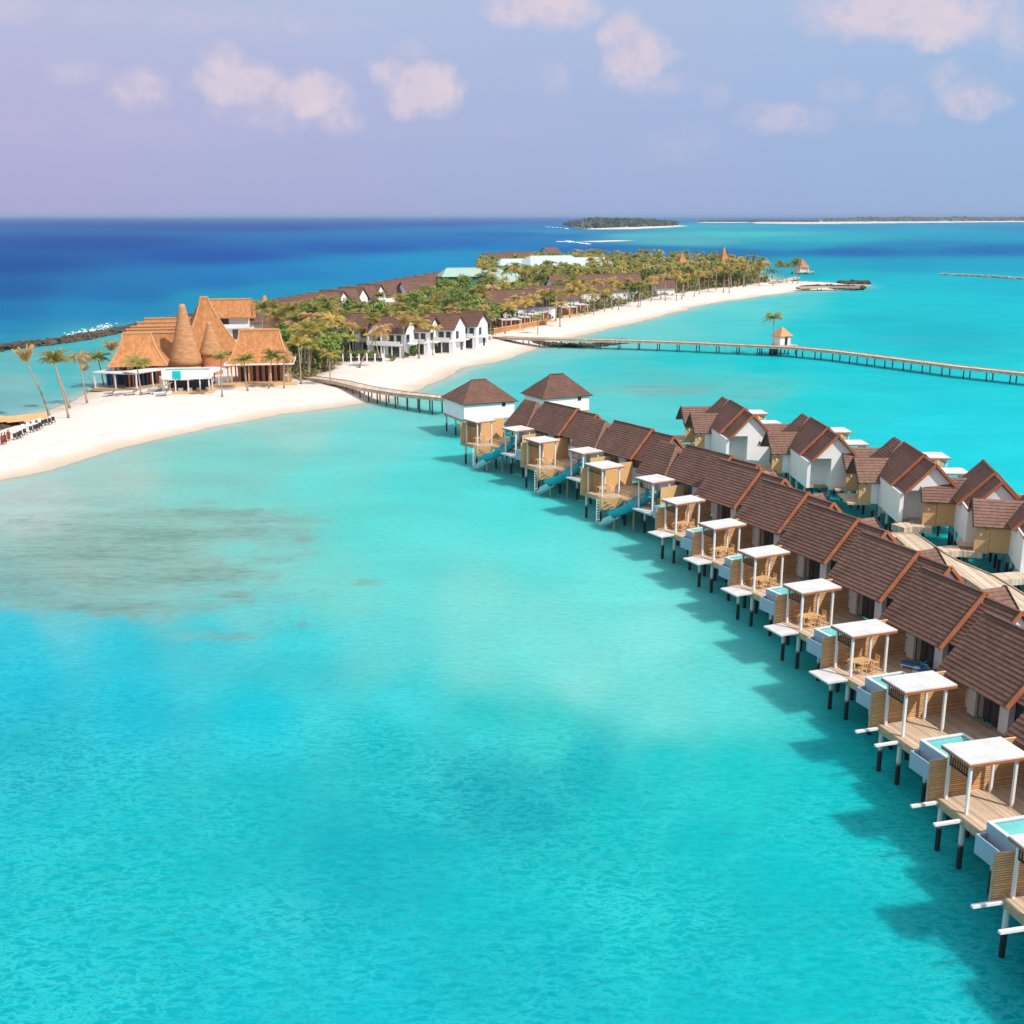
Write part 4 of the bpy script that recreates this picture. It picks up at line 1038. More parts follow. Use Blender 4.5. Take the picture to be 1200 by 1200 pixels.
# ================================================================== jetty, bridge, breakwaters
brp = [(352, 441.5, 1.35), (372, 443, 1.6), (400, 447, 2.1), (430, 454, 2.3), (470, 460.5, 2.7), (505, 464, 3.0), (528, 466.5, 3.1)]
walkway('timber_bridge', 'brown timber bridge from the beach to the white hip-roofed house', [tuple(P(x, y, z)) for x, y, z in brp], 3.0, 2.2, 3.2, 0.5, cat='bridge')
jp = [(583, 394.5, 1.5), (600, 395.6, 2.0), (640, 396.6), (690, 397.6), (750, 399.2), (800, 401), (850, 403.2), (900, 405.4), (934, 407), (975, 410.8), (1010, 415), (1050, 420), (1090, 425), (1125, 429.4), (1165, 433.6), (1215, 438.8), (1260, 443)]
jetty = walkway('jetty', 'long curved timber jetty reaching out across the lagoon from the beach', [tuple(P(q[0], q[1], q[2] if len(q) > 2 else 2.4)) for q in jp], 3.2, 2.4, 5.2, 0.5, 'deck_x', cat='jetty')
pv = P(920, 404.5, 2.4)
r = thing('jetty_pavilion', 'small white pavilion with orange pyramid roof on the jetty', 'pavilion', (pv.x, pv.y, 0), R(30))
MB().box(-5.2, 3.4, -1.0, 3.6, 2.1, 2.38).build('platform', M['concrete'], r)
MB().box(-1.5, 1.9, 0.2, 3.0, 2.383, 4.7).build('wall', M['white'], r)
ro = MB(); e = 0.5
A = [(-1.5 - e, 0.2 - e, 4.6), (1.9 + e, 0.2 - e, 4.6), (1.9 + e, 3.0 + e, 4.6), (-1.5 - e, 3.0 + e, 4.6)]; tp = (0.2, 1.6, 6.9)
for k in range(4): ro.courses(A[k], A[(k + 1) % 4], tp, tp, 8, 0.03)
ro.build('roof', M['thatch_cap'], r)
MB().box(0.0, 0.9, 0.14, 0.197, 2.4, 4.3).build('door', M['dark'], r)
for x in (-4.8, -2, 0.5, 3.0):
    for y in (-0.7, 3.2): MB().tube([(x, y, -1.5), (x, y, 2.1)], 0.16, 7).build('pile', M['pile_grey'], r)
MB().box(-3.4, -1.9, 0.4, 2.0, -1.4, 2.0).build('planter', M['pile_grey'], r)

def rubble(name, label, pts, w, n, size, seed, zt=0.9, m_='rock'):
    """heaped boulders along a line, one mesh"""
    rr = np.random.default_rng(seed); mb = MB()
    Q = [Vector((p[0], p[1], 0)) for p in pts]; ln = [(Q[i + 1] - Q[i]).length for i in range(len(Q) - 1)]; T = sum(ln)
    for _ in range(n):
        d = rr.uniform(0, T); i = 0
        while d > ln[i] and i < len(ln) - 1: d -= ln[i]; i += 1
        tg = (Q[i + 1] - Q[i]).normalized(); sd_ = Vector((-tg.y, tg.x, 0)); off = rr.normal() * 0.38
        off = max(-1, min(1, off))
        c = Q[i] + tg * d + sd_ * off * w / 2 + Vector((0, 0, zt * (1 - abs(off)) * rr.uniform(0.3, 1.0) - 0.1))
        s = size * rr.uniform(0.5, 1.3)
        vs = []
        for dx, dy, dz in ((1, 0, 0), (-1, 0, 0), (0, 1, 0), (0, -1, 0), (0, 0, 1), (0, 0, -1), (.7, .7, .5), (-.7, .7, .5), (.7, -.7, .5), (-.7, -.7, .5)):
            vs.append(c + Vector((dx, dy, dz * 0.75)) * s * rr.uniform(0.7, 1.15))
        fs = [(0, 6, 4), (6, 2, 4), (2, 7, 4), (7, 1, 4), (1, 9, 4), (9, 3, 4), (3, 8, 4), (8, 0, 4), (0, 2, 6), (2, 1, 7), (1, 3, 9), (3, 0, 8), (2, 0, 5), (1, 2, 5), (3, 1, 5), (0, 3, 5)]
        mb.add(vs, fs)
    o = mb.build(name, M[m_])
    return tag(o, label, 'breakwater')
pp = lambda L: [tuple(P(x, y, 0)[:2]) for x, y in L]
rubble('rock_breakwater', 'dark rock breakwater between the ocean and the shallow lagoon at the left', pp([(-70, 424), (-10, 412), (20, 407.5), (60, 403), (97, 397.5), (105, 395.5), (140, 389), (180, 380.5), (240, 371), (300, 361)]), 5.5, 2600, 0.95, 51, 1.3)
rubble('rock_groyne', 'low line of weedy rocks under the start of the long jetty', pp([(612, 399.5), (640, 404.5), (665, 406.5), (700, 406), (730, 401.5)]), 4.5, 420, 0.8, 52, 0.8)
rubble('rock_breakwater', 'pale thin breakwater out in the lagoon near the right edge', pp([(1102, 322), (1130, 323), (1165, 325), (1210, 328), (1280, 331)]), 4, 500, 0.9, 53, 0.8, 'rock_pale')
rubble('rock_groyne', 'nearer rock groyne at the sandy point of the island', pp([(938, 340), (960, 338), (990, 339), (1012, 340)]), 7, 300, 1.5, 54, 1.4)
rubble('rock_groyne', 'farther rock groyne behind the sandy point of the island', pp([(985, 333), (1005, 332.4), (1018, 333)]), 6, 160, 1.4, 55, 1.3)
rubble('rock_heap', 'heap of dark rocks below the timber wall at the left edge', pp([(-60, 530), (-20, 510), (4, 503), (20, 496)]), 4, 200, 0.6, 56, 1.0)

# surf where the swell meets the breakwater
def surf(label, L, n, seed, s0):
    rr = np.random.default_rng(seed); mb = MB(); Q = [P(x, y, 0) for x, y in L]
    for _ in range(n):
        i = rr.integers(0, len(Q) - 1); c = Q[i].lerp(Q[i + 1], rr.random()) + Vector((rr.normal() * 1.2, rr.normal() * 2.0, 0.05 + abs(rr.normal()) * 0.35))
        s = s0 * rr.uniform(0.3, 1.2)
        vs = [c + Vector((dx * s * rr.uniform(.6, 1.5), dy * s * rr.uniform(.6, 1.5), dz * s * 0.45)) for dx, dy, dz in ((1, 0, 0), (-1, 0, 0), (0, 1, 0), (0, -1, 0), (0, 0, 1))]
        mb.add(vs, [(0, 2, 4), (2, 1, 4), (1, 3, 4), (3, 0, 4)])
    return tag(mb.build('surf', M['foam']), label, 'surf', kind='stuff')
M['foam'] = mat('white sea foam', (0.82, 0.84, 0.86), 0.9, 0.05)
surf('white surf breaking on the dark rock breakwater', [(86, 393), (100, 390.5), (115, 386.5), (130, 382)], 140, 61, 0.38)
surf('thin line of surf beside the far sandbank', [(652, 283.4), (668, 283.8), (690, 286.2), (664, 282.4)], 70, 63, 1.8)
surf('white surf off the tip of the wooded far island', [(640, 266.0), (655, 267.0), (668, 268.5)], 40, 64, 2.5)

# ================================================================== the thatched restaurant
def ground_thing(name, label, cat, x, y, rz=0.0, group=None, guess=1.1):
    p = G(x, y, guess); return thing(name, label, cat, tuple(p), rz, group)

def thatch_hip(root, lx, ly, rl, z0, z1, curve=1.5, name='roof', n=9, m_='thatch', cx=0, cy=0):
    """a steep hipped thatch with a swept foot, ridge along local x"""
    mb = MB(); rings = []
    for i in range(n + 1):
        t_ = i / n; k = (1 - t_) ** curve
        hx = rl / 2 + (lx / 2 - rl / 2) * k; hy = 0.12 + (ly / 2 - 0.12) * k; z = z0 + (z1 - z0) * t_
        rings.append([(cx - hx, cy - hy, z), (cx + hx, cy - hy, z), (cx + hx, cy + hy, z), (cx - hx, cy + hy, z)])
    vs = [p for r_ in rings for p in r_]; fs = [(3, 2, 1, 0), (4 * n, 4 * n + 1, 4 * n + 2, 4 * n + 3)]
    for i in range(n):
        for k in range(4): fs.append((4 * i + k, 4 * i + (k + 1) % 4, 4 * i + 4 + (k + 1) % 4, 4 * i + 4 + k))
    o = mb.add(vs, fs).build(name, M[m_], root)
    c = MB().beam((cx - rl / 2, cy, z1 + 0.05), (cx + rl / 2, cy, z1 + 0.05), 0.5, 0.35)
    for sx in (-1, 1):
        for sy in (-1, 1):
            for i in range(n):
                a_ = rings[i][{(-1, -1): 0, (1, -1): 1, (1, 1): 2, (-1, 1): 3}[(sx, sy)]]; b_ = rings[i + 1][{(-1, -1): 0, (1, -1): 1, (1, 1): 2, (-1, 1): 3}[(sx, sy)]]
                c.beam((a_[0], a_[1], a_[2] + 0.03), (b_[0], b_[1], b_[2] + 0.03), 0.26, 0.14)
    c.build('ridge_cap', M['thatch_cap'], o)
    return o
def thatch_gable(root, L, Wd, z0, z1, name='roof', sag=0.0):
    mb = MB(); n = 8
    for s in (-1, 1):
        vs = []
        for i in range(n + 1):
            t_ = i / n; y = s * Wd / 2 * (1 - t_) ** 1.25; z = z0 + (z1 - z0) * t_
            vs += [(-L / 2, y, z), (L / 2, y, z), (L / 2 - 0.1, y, z - 0.3), (-L / 2 + 0.1, y, z - 0.3)]
        fs = []
        for i in range(n):
            for k in range(4): fs.append((4 * i + k, 4 * i + (k + 1) % 4, 4 * i + 4 + (k + 1) % 4, 4 * i + 4 + k))
        fs.append((0, 1, 2, 3)); mb.add(vs, fs)
    for x in (-L / 2 + 0.5, L / 2 - 0.5):
        mb.add([(x, -Wd / 2 * 0.9, z0 - 0.1), (x, Wd / 2 * 0.9, z0 - 0.1), (x, 0, z1 - 0.35)], [(0, 1, 2)])
    o = mb.build(name, M['thatch'], root)
    MB().beam((-L / 2, 0, z1), (L / 2, 0, z1), 0.5, 0.3).build('ridge_cap', M['thatch_cap'], o)
    return o
def posts(root, xs, ys, z0, z1, w=0.28, m_='wood'):
    for x in xs:
        for y in ys: MB().box(x - w / 2, x + w / 2, y - w / 2, y + w / 2, z0, z1).build('post', M[m_], root)
def hall(label, x, y, rz, lx, ly, rl, ze, zr, curve=1.5, front='wood', name='thatched_hall', fr_label=None):
    r = ground_thing(name, label, 'thatched hall', x, y, R(rz), 'thatched halls of the beach restaurant')
    thatch_hip(r, lx, ly, rl, ze, zr, curve)
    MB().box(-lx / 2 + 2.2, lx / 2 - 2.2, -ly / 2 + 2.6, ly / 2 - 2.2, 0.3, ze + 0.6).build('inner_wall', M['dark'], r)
    p = MB(); k = int(lx / 1.6)
    for i in range(k):
        xx = -lx / 2 + 2.3 + i * (lx - 4.6) / (k - 1)
        p.box(xx - 0.3, xx + 0.3, -ly / 2 + 2.3, -ly / 2 + 2.58, 0.3, ze)
    p.build('timber_screen', M['terracotta'], r)
    posts(r, [-lx / 2 + 0.9, -lx / 6, lx / 6, lx / 2 - 0.9], [-ly / 2 + 0.8, ly / 2 - 0.8], 0, ze + 0.3)
    MB().box(-lx / 2 + 0.4, lx / 2 - 0.4, -ly / 2 + 0.2, ly / 2 - 0.4, -0.3, 0.29).build('plinth', M['fascia'], r)
    return r
# right hand square hall, with a white eave board
r = hall('square thatched dining hall nearest the timber bridge, standing alone at the right', 307, 446, 8, 13.0, 10.4, 8.0, 3.8, 10.4, 1.65)
e_ = MB()
for y in (-5.62, 5.62): e_.box(-6.9, 6.9, y - 0.09, y + 0.09, 3.9, 4.18)
for x in (-6.8, 6.8): e_.box(x - 0.09, x + 0.09, -5.52, 5.52, 3.9, 4.18)
e_.build('eave_board', M['white_paint'], r)
tr = MB().box(-7.4, 7.4, -8.3, -5.4, -0.4, 0.35); tr.build('terrace', M['wood'], r)
# left hall behind the white pergola
hall('thatched hall with swept roof behind the long white pergola at the left', 165, 449, 14, 11.5, 9.5, 5.5, 4.0, 10.2, 1.55)
# low parallel thatch ridges stepping back towards the ocean
for i, (x, y, L, z1, lb) in enumerate([(186, 438, 17, 8.9, 'nearest'), (186, 430, 17, 8.6, 'second'), (190, 424, 17, 8.4, 'third'), (196, 418, 17, 8.4, 'fourth'), (204, 413, 17, 8.6, 'farthest')]):
    r = ground_thing('thatched_roof_house', '%s of the low thatched ridges stepping back to the breakwater' % lb, 'thatched house', x, y, R(10), 'low thatched ridges')
    thatch_gable(r, L - 4, 8.0, 3.6, z1)
    MB().box(-L / 2 + 3.4, L / 2 - 3.4, -3.0, 3.0, 0, 4.0).build('wall', M['terracotta'], r)
# the tall tent-like hall
r = ground_thing('thatched_hall', 'tallest steep thatched hall with its peak above all other roofs', 'thatched hall', 244, 428, R(24), 'thatched halls of the beach restaurant')
thatch_hip(r, 13.5, 13.5, 1.6, 3.6, 15.2, 1.3, n=12)
MB().box(-5.5, 5.5, -5.5, 5.5, 0, 4.2).build('wall', M['terracotta'], r)
posts(r, [-5.8, 0, 5.8], [-5.8, 5.8], 0, 3.8)
# cones
def cone(label, x, y, rad, h, z0=2.4, tip=0.35, name='thatched_cone', base='terracotta'):
    r = ground_thing(name, label, 'thatched cone', x, y, 0, 'tall woven cones')
    prof = []
    for i in range(15):
        t_ = i / 14; prof.append((tip + (rad - tip) * (1 - t_) ** 1.06 * (1 + 0.02 * ((i * 7) % 3 - 1)), z0 + (h - z0) * t_))
    MB().lathe(prof, 28).build('roof', M['thatch_pale'], r, True)
    MB().lathe([(rad * 0.86, -0.2), (rad * 0.86, z0 + 0.3)], 24).build('wall', M[base], r)
    return r
cone('large tall woven cone tower in front of the steep hall', 219, 440, 3.55, 15.0, 2.6, 0.55)
cone('smaller woven cone tower right of the large cone', 249, 438, 2.6, 11.0, 4.2)
cone('low woven cone with a tiny tip behind the palms near the bridge', 312, 388, 4.2, 10.4, 3.0, 0.3)
cone('wide low thatched cone hidden among the palms behind the square hall', 326, 402, 4.6, 8.6, 3.2, 0.4)
# block with gallery
r = ground_thing('thatched_house', 'two storey thatched house with white gallery right of the steep hall', 'thatched house', 272, 398, R(10))
thatch_gable(r, 11.5, 8.5, 6.4, 11.0); MB().box(-4.8, 4.8, -2.8, 3, 0, 6.6).build('wall', M['white'], r)
MB().box(-5, 5, -4.0, -2.803, 3.4, 3.6).box(-5, 5, -4.0, -3.92, 3.603, 4.5).build('gallery', M['white_paint'], r)
MB().box(-4.2, -0.4, -2.86, -2.803, 4.0, 6.2).box(0.4, 4.2, -2.86, -2.803, 0.3, 3.0).build('window', M['glass'], r)
r = ground_thing('thatched_house', 'small thatched house farther back beside a green palm', 'thatched house', 287, 392, R(10))
thatch_gable(r, 7, 7, 5.2, 9.6); MB().box(-2.8, 2.8, -2.6, 2.6, 0, 5.4).build('wall', M['white'], r)
# white pool box raised on posts
r = ground_thing('pool_deck', 'raised white pool box with a turquoise glass panel on slim posts', 'pool deck', 222, 459, R(6))
MB().box(-4.6, 4.4, -2.2, 2.4, 2.7, 3.0).box(-4.6, 4.4, -2.2, -2.05, 3.003, 4.4).box(-4.6, 4.4, 2.25, 2.4, 3.003, 4.4).box(-4.6, -4.45, -2.047, 2.247, 3.003, 4.4).box(4.25, 4.4, -2.047, 2.247, 3.003, 4.4).build('pool_shell', M['white'], r)
MB().box(-4.44, 4.24, -2.04, 2.24, 3.01, 4.28).build('pool_water', M['poolwater'], r)
MB().box(-2.6, -1.0, -2.26, -2.203, 2.75, 4.3).build('glass_panel', M['teal'], r)
posts(r, [-4.3, -2.2, 0.2, 2.4, 4.1], [-1.9, 2.0], 0, 2.697, 0.22, 'white_paint')
MB().box(-4.9, 4.9, -3.2, 2.8, -0.5, 0.32).build('plinth', M['wood'], r)
MB().box(-3.8, 3.8, 0.2, 0.3, 0.35, 2.2).build('bar_counter', M['dark'], r)
for k in range(5): MB().box(-3.6 + k * 1.7, -2.7 + k * 1.7, -1.2, -0.3, 0.33, 0.85).build('seat', M['grey_fabric'], r)
# white pergolas
def pergola(label, x0, y0, x1, y1, d, h=3.2):
    a_ = G(x0, y0); b_ = G(x1, y1); L = (b_ - a_).length; rz = math.atan2(b_.y - a_.y, b_.x - a_.x)
    r = thing('pergola', label, 'pergola', (a_.x, a_.y, max(a_.z, 0.6)), rz, 'white pergolas of the restaurant')
    MB().box(-0.3, L + 0.3, -0.2, d, h, h + 0.18).build('roof', M['membrane'], r)
    n = max(3, int(L / 2.6))
    for k in range(n):
        MB().box(k * L / (n - 1) - 0.09, k * L / (n - 1) + 0.09, -0.05, 0.13, -0.4, h - 0.003).build('post', M['white_paint'], r)
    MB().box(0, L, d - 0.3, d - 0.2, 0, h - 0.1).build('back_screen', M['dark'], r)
    MB().box(-0.2, L + 0.2, -0.6, d - 0.31, -0.3, 0.25).build('terrace', M['fascia'], r)
    c = MB()
    k = 0; x = 0.5
    while x < L - 0.4:
        c.box(x, x + 0.35, d - 0.9, d - 0.8, 0.3, h - 0.1); x += 0.9 + 0.5 * ((k * 7) % 3); k += 1
    c.build('hanging_curtain', M['terracotta'] if 'left' not in label else M['blue'], r)
    return r
pergola('long white pergola at the left end of the restaurant, over blue seats', 112, 458, 160, 456, 4.0)
pergola('white pergola in the middle of the restaurant, over orange curtains', 161, 457, 198, 451, 4.0)
pergola('white pergola between the raised pool box and the square hall', 246, 458, 268, 450, 3.5)
# pink umbrella
def parasol(label, x, y, z, m_, rad=1.6):
    p = P(x, y, z); r = thing('parasol', label, 'parasol', (p.x, p.y, z - 2.6))
    MB().lathe([(rad, 2.3), (rad * 0.55, 2.62), (0.05, 2.9)], 10).build('canopy', M[m_], r); MB().tube([(0, 0, 0), (0, 0, 2.6)], 0.04, 6).build('pole', M['white_paint'], r); return r
for x, y, lb in ((236, 433, 'pink red parasol left of its twin above the raised pool box'), (243, 430.5, 'pink red parasol farther right above the raised pool box')): parasol(lb, x, y, 4.6, 'pink')
# loungers on the sand
def lounger(p, rz, label, g):
    r = thing('beach_lounger', label, 'lounger', tuple(p), rz, g)
    MB().box(-1.0, 0.5, -0.6, 0.6, 0.28, 0.45).build('bed', M['grey_fabric'], r); MB().beam((0.5, 0, 0.38), (1.1, 0, 0.9), 1.2, 0.14).build('backrest', M['grey_fabric'], r)
    for x in (-0.9, 0.7): MB().box(x - 0.05, x + 0.05, -0.55, 0.55, 0, 0.277).build('leg', M['wood'], r)
    return r
lg = None
for i, (x, y) in enumerate([(128, 463), (153, 463), (171, 462), (184, 459), (190, 464), (108, 458), (113, 455)]):
    lb = 'grey lounger on the sand in front of the left pergolas'
    if lg is None: lg = lounger(G(x, y), R(20), lb, 'grey loungers on the restaurant sand'); index_kids()
    else: dup(lg, tuple(G(x, y)), R(20 + 13 * ((i * 5) % 4)), lb)
p = G(191, 462); r = thing('cabana_bed', 'pale daybed with tilted grey shade beside the raised pool box', 'daybed', tuple(p), R(10))
MB().box(-1.6, 1.6, -1.0, 1.0, 0.1, 0.5).build('bed', M['white'], r); MB().beam((-1.8, 0.2, 0.7), (1.7, 0.2, 2.2), 1.9, 0.08).build('shade', M['grey_fabric'], r)
for x, h_ in ((-1.5, 0.8), (1.5, 2.05)): MB().box(x - 0.05, x + 0.05, -0.9, -0.8, 0, h_).build('pole', M['wood'], r)

# left edge: timber wall, people and the rows of chairs
a_ = P(-60, 497, 1.6); b_ = P(52, 486, 1.6)
r = thing('timber_platform', 'low brown timber platform at the left edge of the sand', 'platform', (b_.x, b_.y, 0), math.atan2(a_.y - b_.y, a_.x - b_.x))
L = (a_ - b_).length
MB().box(0, 6.4, -1.4, 1.4, 1.1, 1.75).build('step', M['wood'], r); MB().box(6.3, L, -1.5, 1.5, 1.3, 1.95).build('deck', M['wood'], r)
for k in range(5): MB().tube([(1.2 + k * 3.0, 1.1, -0.8), (1.2 + k * 3.0, 1.1, 1.1)], 0.13, 6).build('pile', M['pile_grey'], r)
def person(loc, rz, label, pose=0.0):
    J = [((0, 0, 0.95), .15), ((0, 0, 1.15), .13), ((0, 0, 1.38), .165), ((0, 0, 1.5), .06), ((0, 0.01, 1.6), .085), ((0, 0.015, 1.70), .09),
         ((0.2, 0, 1.40), .065), ((0.25, 0.0, 1.13), .05), ((0.24, 0.12 + pose, 0.9), .035), ((0.24, 0.16 + pose, 0.80), .035), ((-0.2, 0, 1.40), .065), ((-0.25, 0, 1.13), .05), ((-0.24, 0.1, 0.9), .035), ((-0.24, 0.13, 0.80), .035),
         ((0.1, 0, 0.88), .1), ((0.11, 0.03, 0.48), .065), ((0.11, 0, 0.07), .045), ((0.11, 0.16, 0.04), .035), ((-0.1, 0, 0.88), .1), ((-0.11, 0.03, 0.48), .065), ((-0.11, 0, 0.07), .045), ((-0.11, 0.16, 0.04), .035)]
    E_ = [(0, 1), (1, 2), (2, 3), (3, 4), (4, 5), (2, 6), (6, 7), (7, 8), (8, 9), (2, 10), (10, 11), (11, 12), (12, 13), (0, 14), (14, 15), (15, 16), (16, 17), (0, 18), (18, 19), (19, 20), (20, 21)]
    me = bpy.data.meshes.new('person_body'); me.from_pydata([j[0] for j in J], E_, []); o = bpy.data.objects.new('person', me); col.objects.link(o)
    sk = o.modifiers.new('skin', 'SKIN'); sv = me.skin_vertices[0].data
    for v, j in zip(sv, J): v.radius = (j[1], j[1])
    sv[0].use_root = True
    o.modifiers.new('sub', 'SUBSURF').levels = 1
    dg = bpy.context.evaluated_depsgraph_get(); m2 = bpy.data.meshes.new_from_object(o.evaluated_get(dg)); o.modifiers.clear(); o.data = m2
    m2.materials.clear(); m2.materials.append(M['skin'])
    o.location = loc; o.rotation_euler = (0, 0, rz); tag(o, label, 'person', 'people on the sand at the left edge')
    cl = MB().tube([(0, 0, 1.47), (0, 0, 1.36), (0, 0, 1.12), (0, 0, 0.95), (0, 0.01, 0.62), (0, 0.01, 0.35)], [0.10, 0.235, 0.19, 0.215, 0.24, 0.255], 12); cl.build('clothing', M['cloth'] if 'brown' in label else M['cloth_dark'], o, True)
    MB().lathe([(0.07, 1.62), (0.105, 1.68), (0.10, 1.76), (0.05, 1.81)], 10).build('hair', M['hair'], o, True)
    return o
for x, y, lb, ps in ((3.2, 521.5, 'person in a long reddish brown garment, nearest the left edge', 0.0), (6.8, 520.5, 'person in a reddish brown garment, middle of the three standing together', 0.1), (10.8, 517.0, 'person in dark clothes, right of the two in reddish brown', 0.2)):
    person(tuple(G(x, y)), R(150 + 200 * ps), lb, ps)
def fchair(p, rz, label, m_, g):
    r = thing('folding_chair', label, 'chair', tuple(p), rz, g)
    MB().box(-0.25, 0.25, -0.24, 0.24, 0.42, 0.47).build('seat', M[m_], r); MB().box(-0.25, 0.25, 0.2, 0.25, 0.473, 1.0).build('backrest', M[m_], r)
    for s in (-1, 1): MB().beam((s * 0.22, -0.26, 0), (s * 0.22, 0.26, 0.8), 0.05, 0.05).beam((s * 0.18, 0.24, 0), (s * 0.18, -0.22, 0.44), 0.05, 0.05).build('leg', M[m_], r)
    return r
fc = {}
for m_, lb, g, Lx in (('chair_dark', 'dark chair in the front row on the sand at the left', 'dark chairs in a row on the sand', [(18, 515.5), (22.5, 514), (25, 512.5), (30, 510), (37, 507), (41.5, 505.5), (45, 504.2), (48, 502.5), (51, 499.5), (55, 498.3), (59, 497.4), (63, 495.6)]),
                      ('white', 'white chair in the rear row behind the dark chairs', 'white chairs in a row on the sand', [(16, 509.5), (22.5, 507), (27.5, 504.8), (34, 502), (40, 499.6), (47, 497)])):
    for i, (x, y) in enumerate(Lx):
        if m_ not in fc: fc[m_] = fchair(G(x, y), R(35), lb, m_, g); index_kids()
        else: dup(fc[m_], tuple(G(x, y)), R(35 + (i * 11) % 17), lb)

# ================================================================== buildings on the island
FOOT = []                                               # footprints kept free of trees
def beach_house(x, y, rz, label, lx=9.0, ly=8.0, balcony=True, group='white two storey villas behind the beach'):
    """white two storey villa: main gable along local x, smaller front gable over a balcony at -y"""
    r = ground_thing('beach_villa', label, 'villa', x, y, R(rz), group)
    FOOT.append((r.location.x, r.location.y, 4.6))
    MB().box(-lx / 2, lx / 2, -ly / 2, ly / 2, -0.3, 6.0).gable(-lx / 2, lx / 2, -ly / 2, ly / 2, 6.003, 8.7).build('wall', M['white'], r)
    gable_roof(r, -lx / 2 - 0.7, lx / 2 + 0.7, -ly / 2 - 0.8, 5.7, 0, 9.2, ly / 2 + 0.8, 5.7, 10)
    o = MB().courses((-0.2, -ly / 2 - 2.2, 5.7), (-0.2, -1, 5.7), (-2.2, -ly / 2 - 2.2, 8.0), (-2.2, -1, 8.0), 8).courses((-4.2, -ly / 2 - 2.2, 5.7), (-4.2, -1, 5.7), (-2.2, -ly / 2 - 2.2, 8.0), (-2.2, -1, 8.0), 8).build('porch_roof', M['roof'], r)
    MB().gable(-4.0, -0.4, -ly / 2 - 1.9, -ly / 2 - 1.7, 5.75, 7.7, 'y').build('porch_gable', M['white_paint'], r)
    for xx in (-3.9, -0.5): MB().box(xx - 0.16, xx + 0.16, -ly / 2 - 1.95, -ly / 2 - 1.65, -0.2, 5.72).build('post', M['white_paint'], r)
    MB().box(-4.2, lx / 2, -ly / 2 - 2.1, -ly / 2 - 0.003, 2.9, 3.12).box(-4.2, lx / 2, -ly / 2 - 2.1, -ly / 2 - 2.02, 3.123, 3.95).build('balcony', M['white_paint'], r)
    for (x0, x1, z0, z1) in ((-3.4, -1.0, 3.2, 5.3), (0.6, 2.0, 3.3, 5.2), (2.7, 3.9, 3.3, 5.2), (-3.2, -0.9, 0.1, 2.5), (0.5, 3.6, 0.1, 2.5)):
        w = MB().box(x0, x1, -ly / 2 - 0.06, -ly / 2 - 0.004, z0, z1).build('window', M['glass'], r)
    MB().box(-lx / 2 - 0.06, -lx / 2 - 0.004, -1.0, 1.0, 3.4, 5.0).build('window', M['glass'], r)
    MB().box(lx / 2 + 0.004, lx / 2 + 0.06, -2.2, -0.4, 3.3, 5.2).build('window', M['glass'], r)
    MB().box(lx / 2 + 0.004, lx / 2 + 0.06, 0.6, 2.2, 0.2, 2.4).build('window', M['glass'], r)
    MB().box(lx / 2 + 0.05, lx / 2 + 1.6, -2.8, 3.0, 2.75, 2.95).build('side_canopy', M['white_paint'], r)
    for xx in (0.2, 2.2, lx / 2 - 0.2): MB().box(xx - 0.1, xx + 0.1, -ly / 2 - 1.9, -ly / 2 - 1.7, -0.2, 2.897).build('post', M['white_paint'], r)
    return r
v = beach_house(461, 416, -18, 'white two storey beach villa nearest the leaning palm')
index_kids()
for x, y, rz, lb in ((431, 411, -25, 'white gabled villa half hidden by shrubs, left end of the beach villas'), (489, 413, -18, 'second white beach villa, behind two yellow palms'), (519, 411, -20, 'white beach villa in the middle of the row, dark doorway below'), (546, 406, -20, 'white beach villa at the right end of the row beside the jetty')):
    o = dup(v, tuple(G(x, y)), R(rz), lb); FOOT.append((o.location.x, o.location.y, 4.6))
def brown_house(x, y, rz, label, L=14, Wd=9, h=4.0, zr=8.0, group=None, wall='white', roof='roof', name='brown_roofed_house', n=7):
    r = ground_thing(name, label, 'house', x, y, R(rz), group)
    MB().box(-L / 2 + .6, L / 2 - .6, -Wd / 2 + .8, Wd / 2 - .8, -0.3, h).gable(-L / 2 + .6, L / 2 - .6, -Wd / 2 + .8, Wd / 2 - .8, h + 0.003, zr - 0.7).build('wall', M[wall], r)
    gable_roof(r, -L / 2, L / 2, -Wd / 2, h - 0.2, 0, zr, Wd / 2, h - 0.2, n, 'roof', roof)
    return r
def bh(*a, **k):
    r = brown_house(*a, **k); FOOT.append((r.location.x, r.location.y, k.get('L', 14) * 0.36)); return r
bh(606, 374, 22, 'long brown roof behind the orange beach cabanas', L=24, Wd=12, h=4.5, zr=9.5)
bh(640, 365, 22, 'brown roof farther along behind the beach cabanas', L=22, Wd=12, h=4.5, zr=9.0)
bh(690, 352, 15, 'wide low brown roof below the mint sheet roofs', L=34, Wd=16, h=4.2, zr=10)
bh(720, 346, 15, 'brown roof half hidden by yellow palms right of the wide low roof', L=22, Wd=14, h=4.2, zr=9)
bh(497, 351, 25, 'plain brown roof among the trees left of the green hall', L=20, Wd=14, h=4.0, zr=7.2)
bh(585, 318, 20, 'brown roofed house on the ocean side with a white gable', L=22, Wd=16, h=5, zr=11)
bh(606, 316, 20, 'brown roofed house on the ocean side, middle of three', L=22, Wd=16, h=5, zr=11)
bh(644, 314, 60, 'peaked brown roof on the ocean side below tall palms', L=18, Wd=18, h=5, zr=13)
bh(778, 345, 10, 'small brown roofed beach hut among palms near the sandy point', L=9, Wd=7, h=3, zr=6)
bh(838, 332, 10, 'low thatched hut among the palms of the sandy point', L=14, Wd=9, h=3.2, zr=7, wall='terracotta', roof='thatch')
bh(770, 330, 10, 'white walled house peeping out of the palms left of the thatched peak', L=14, Wd=10, h=5, zr=8, roof='membrane')
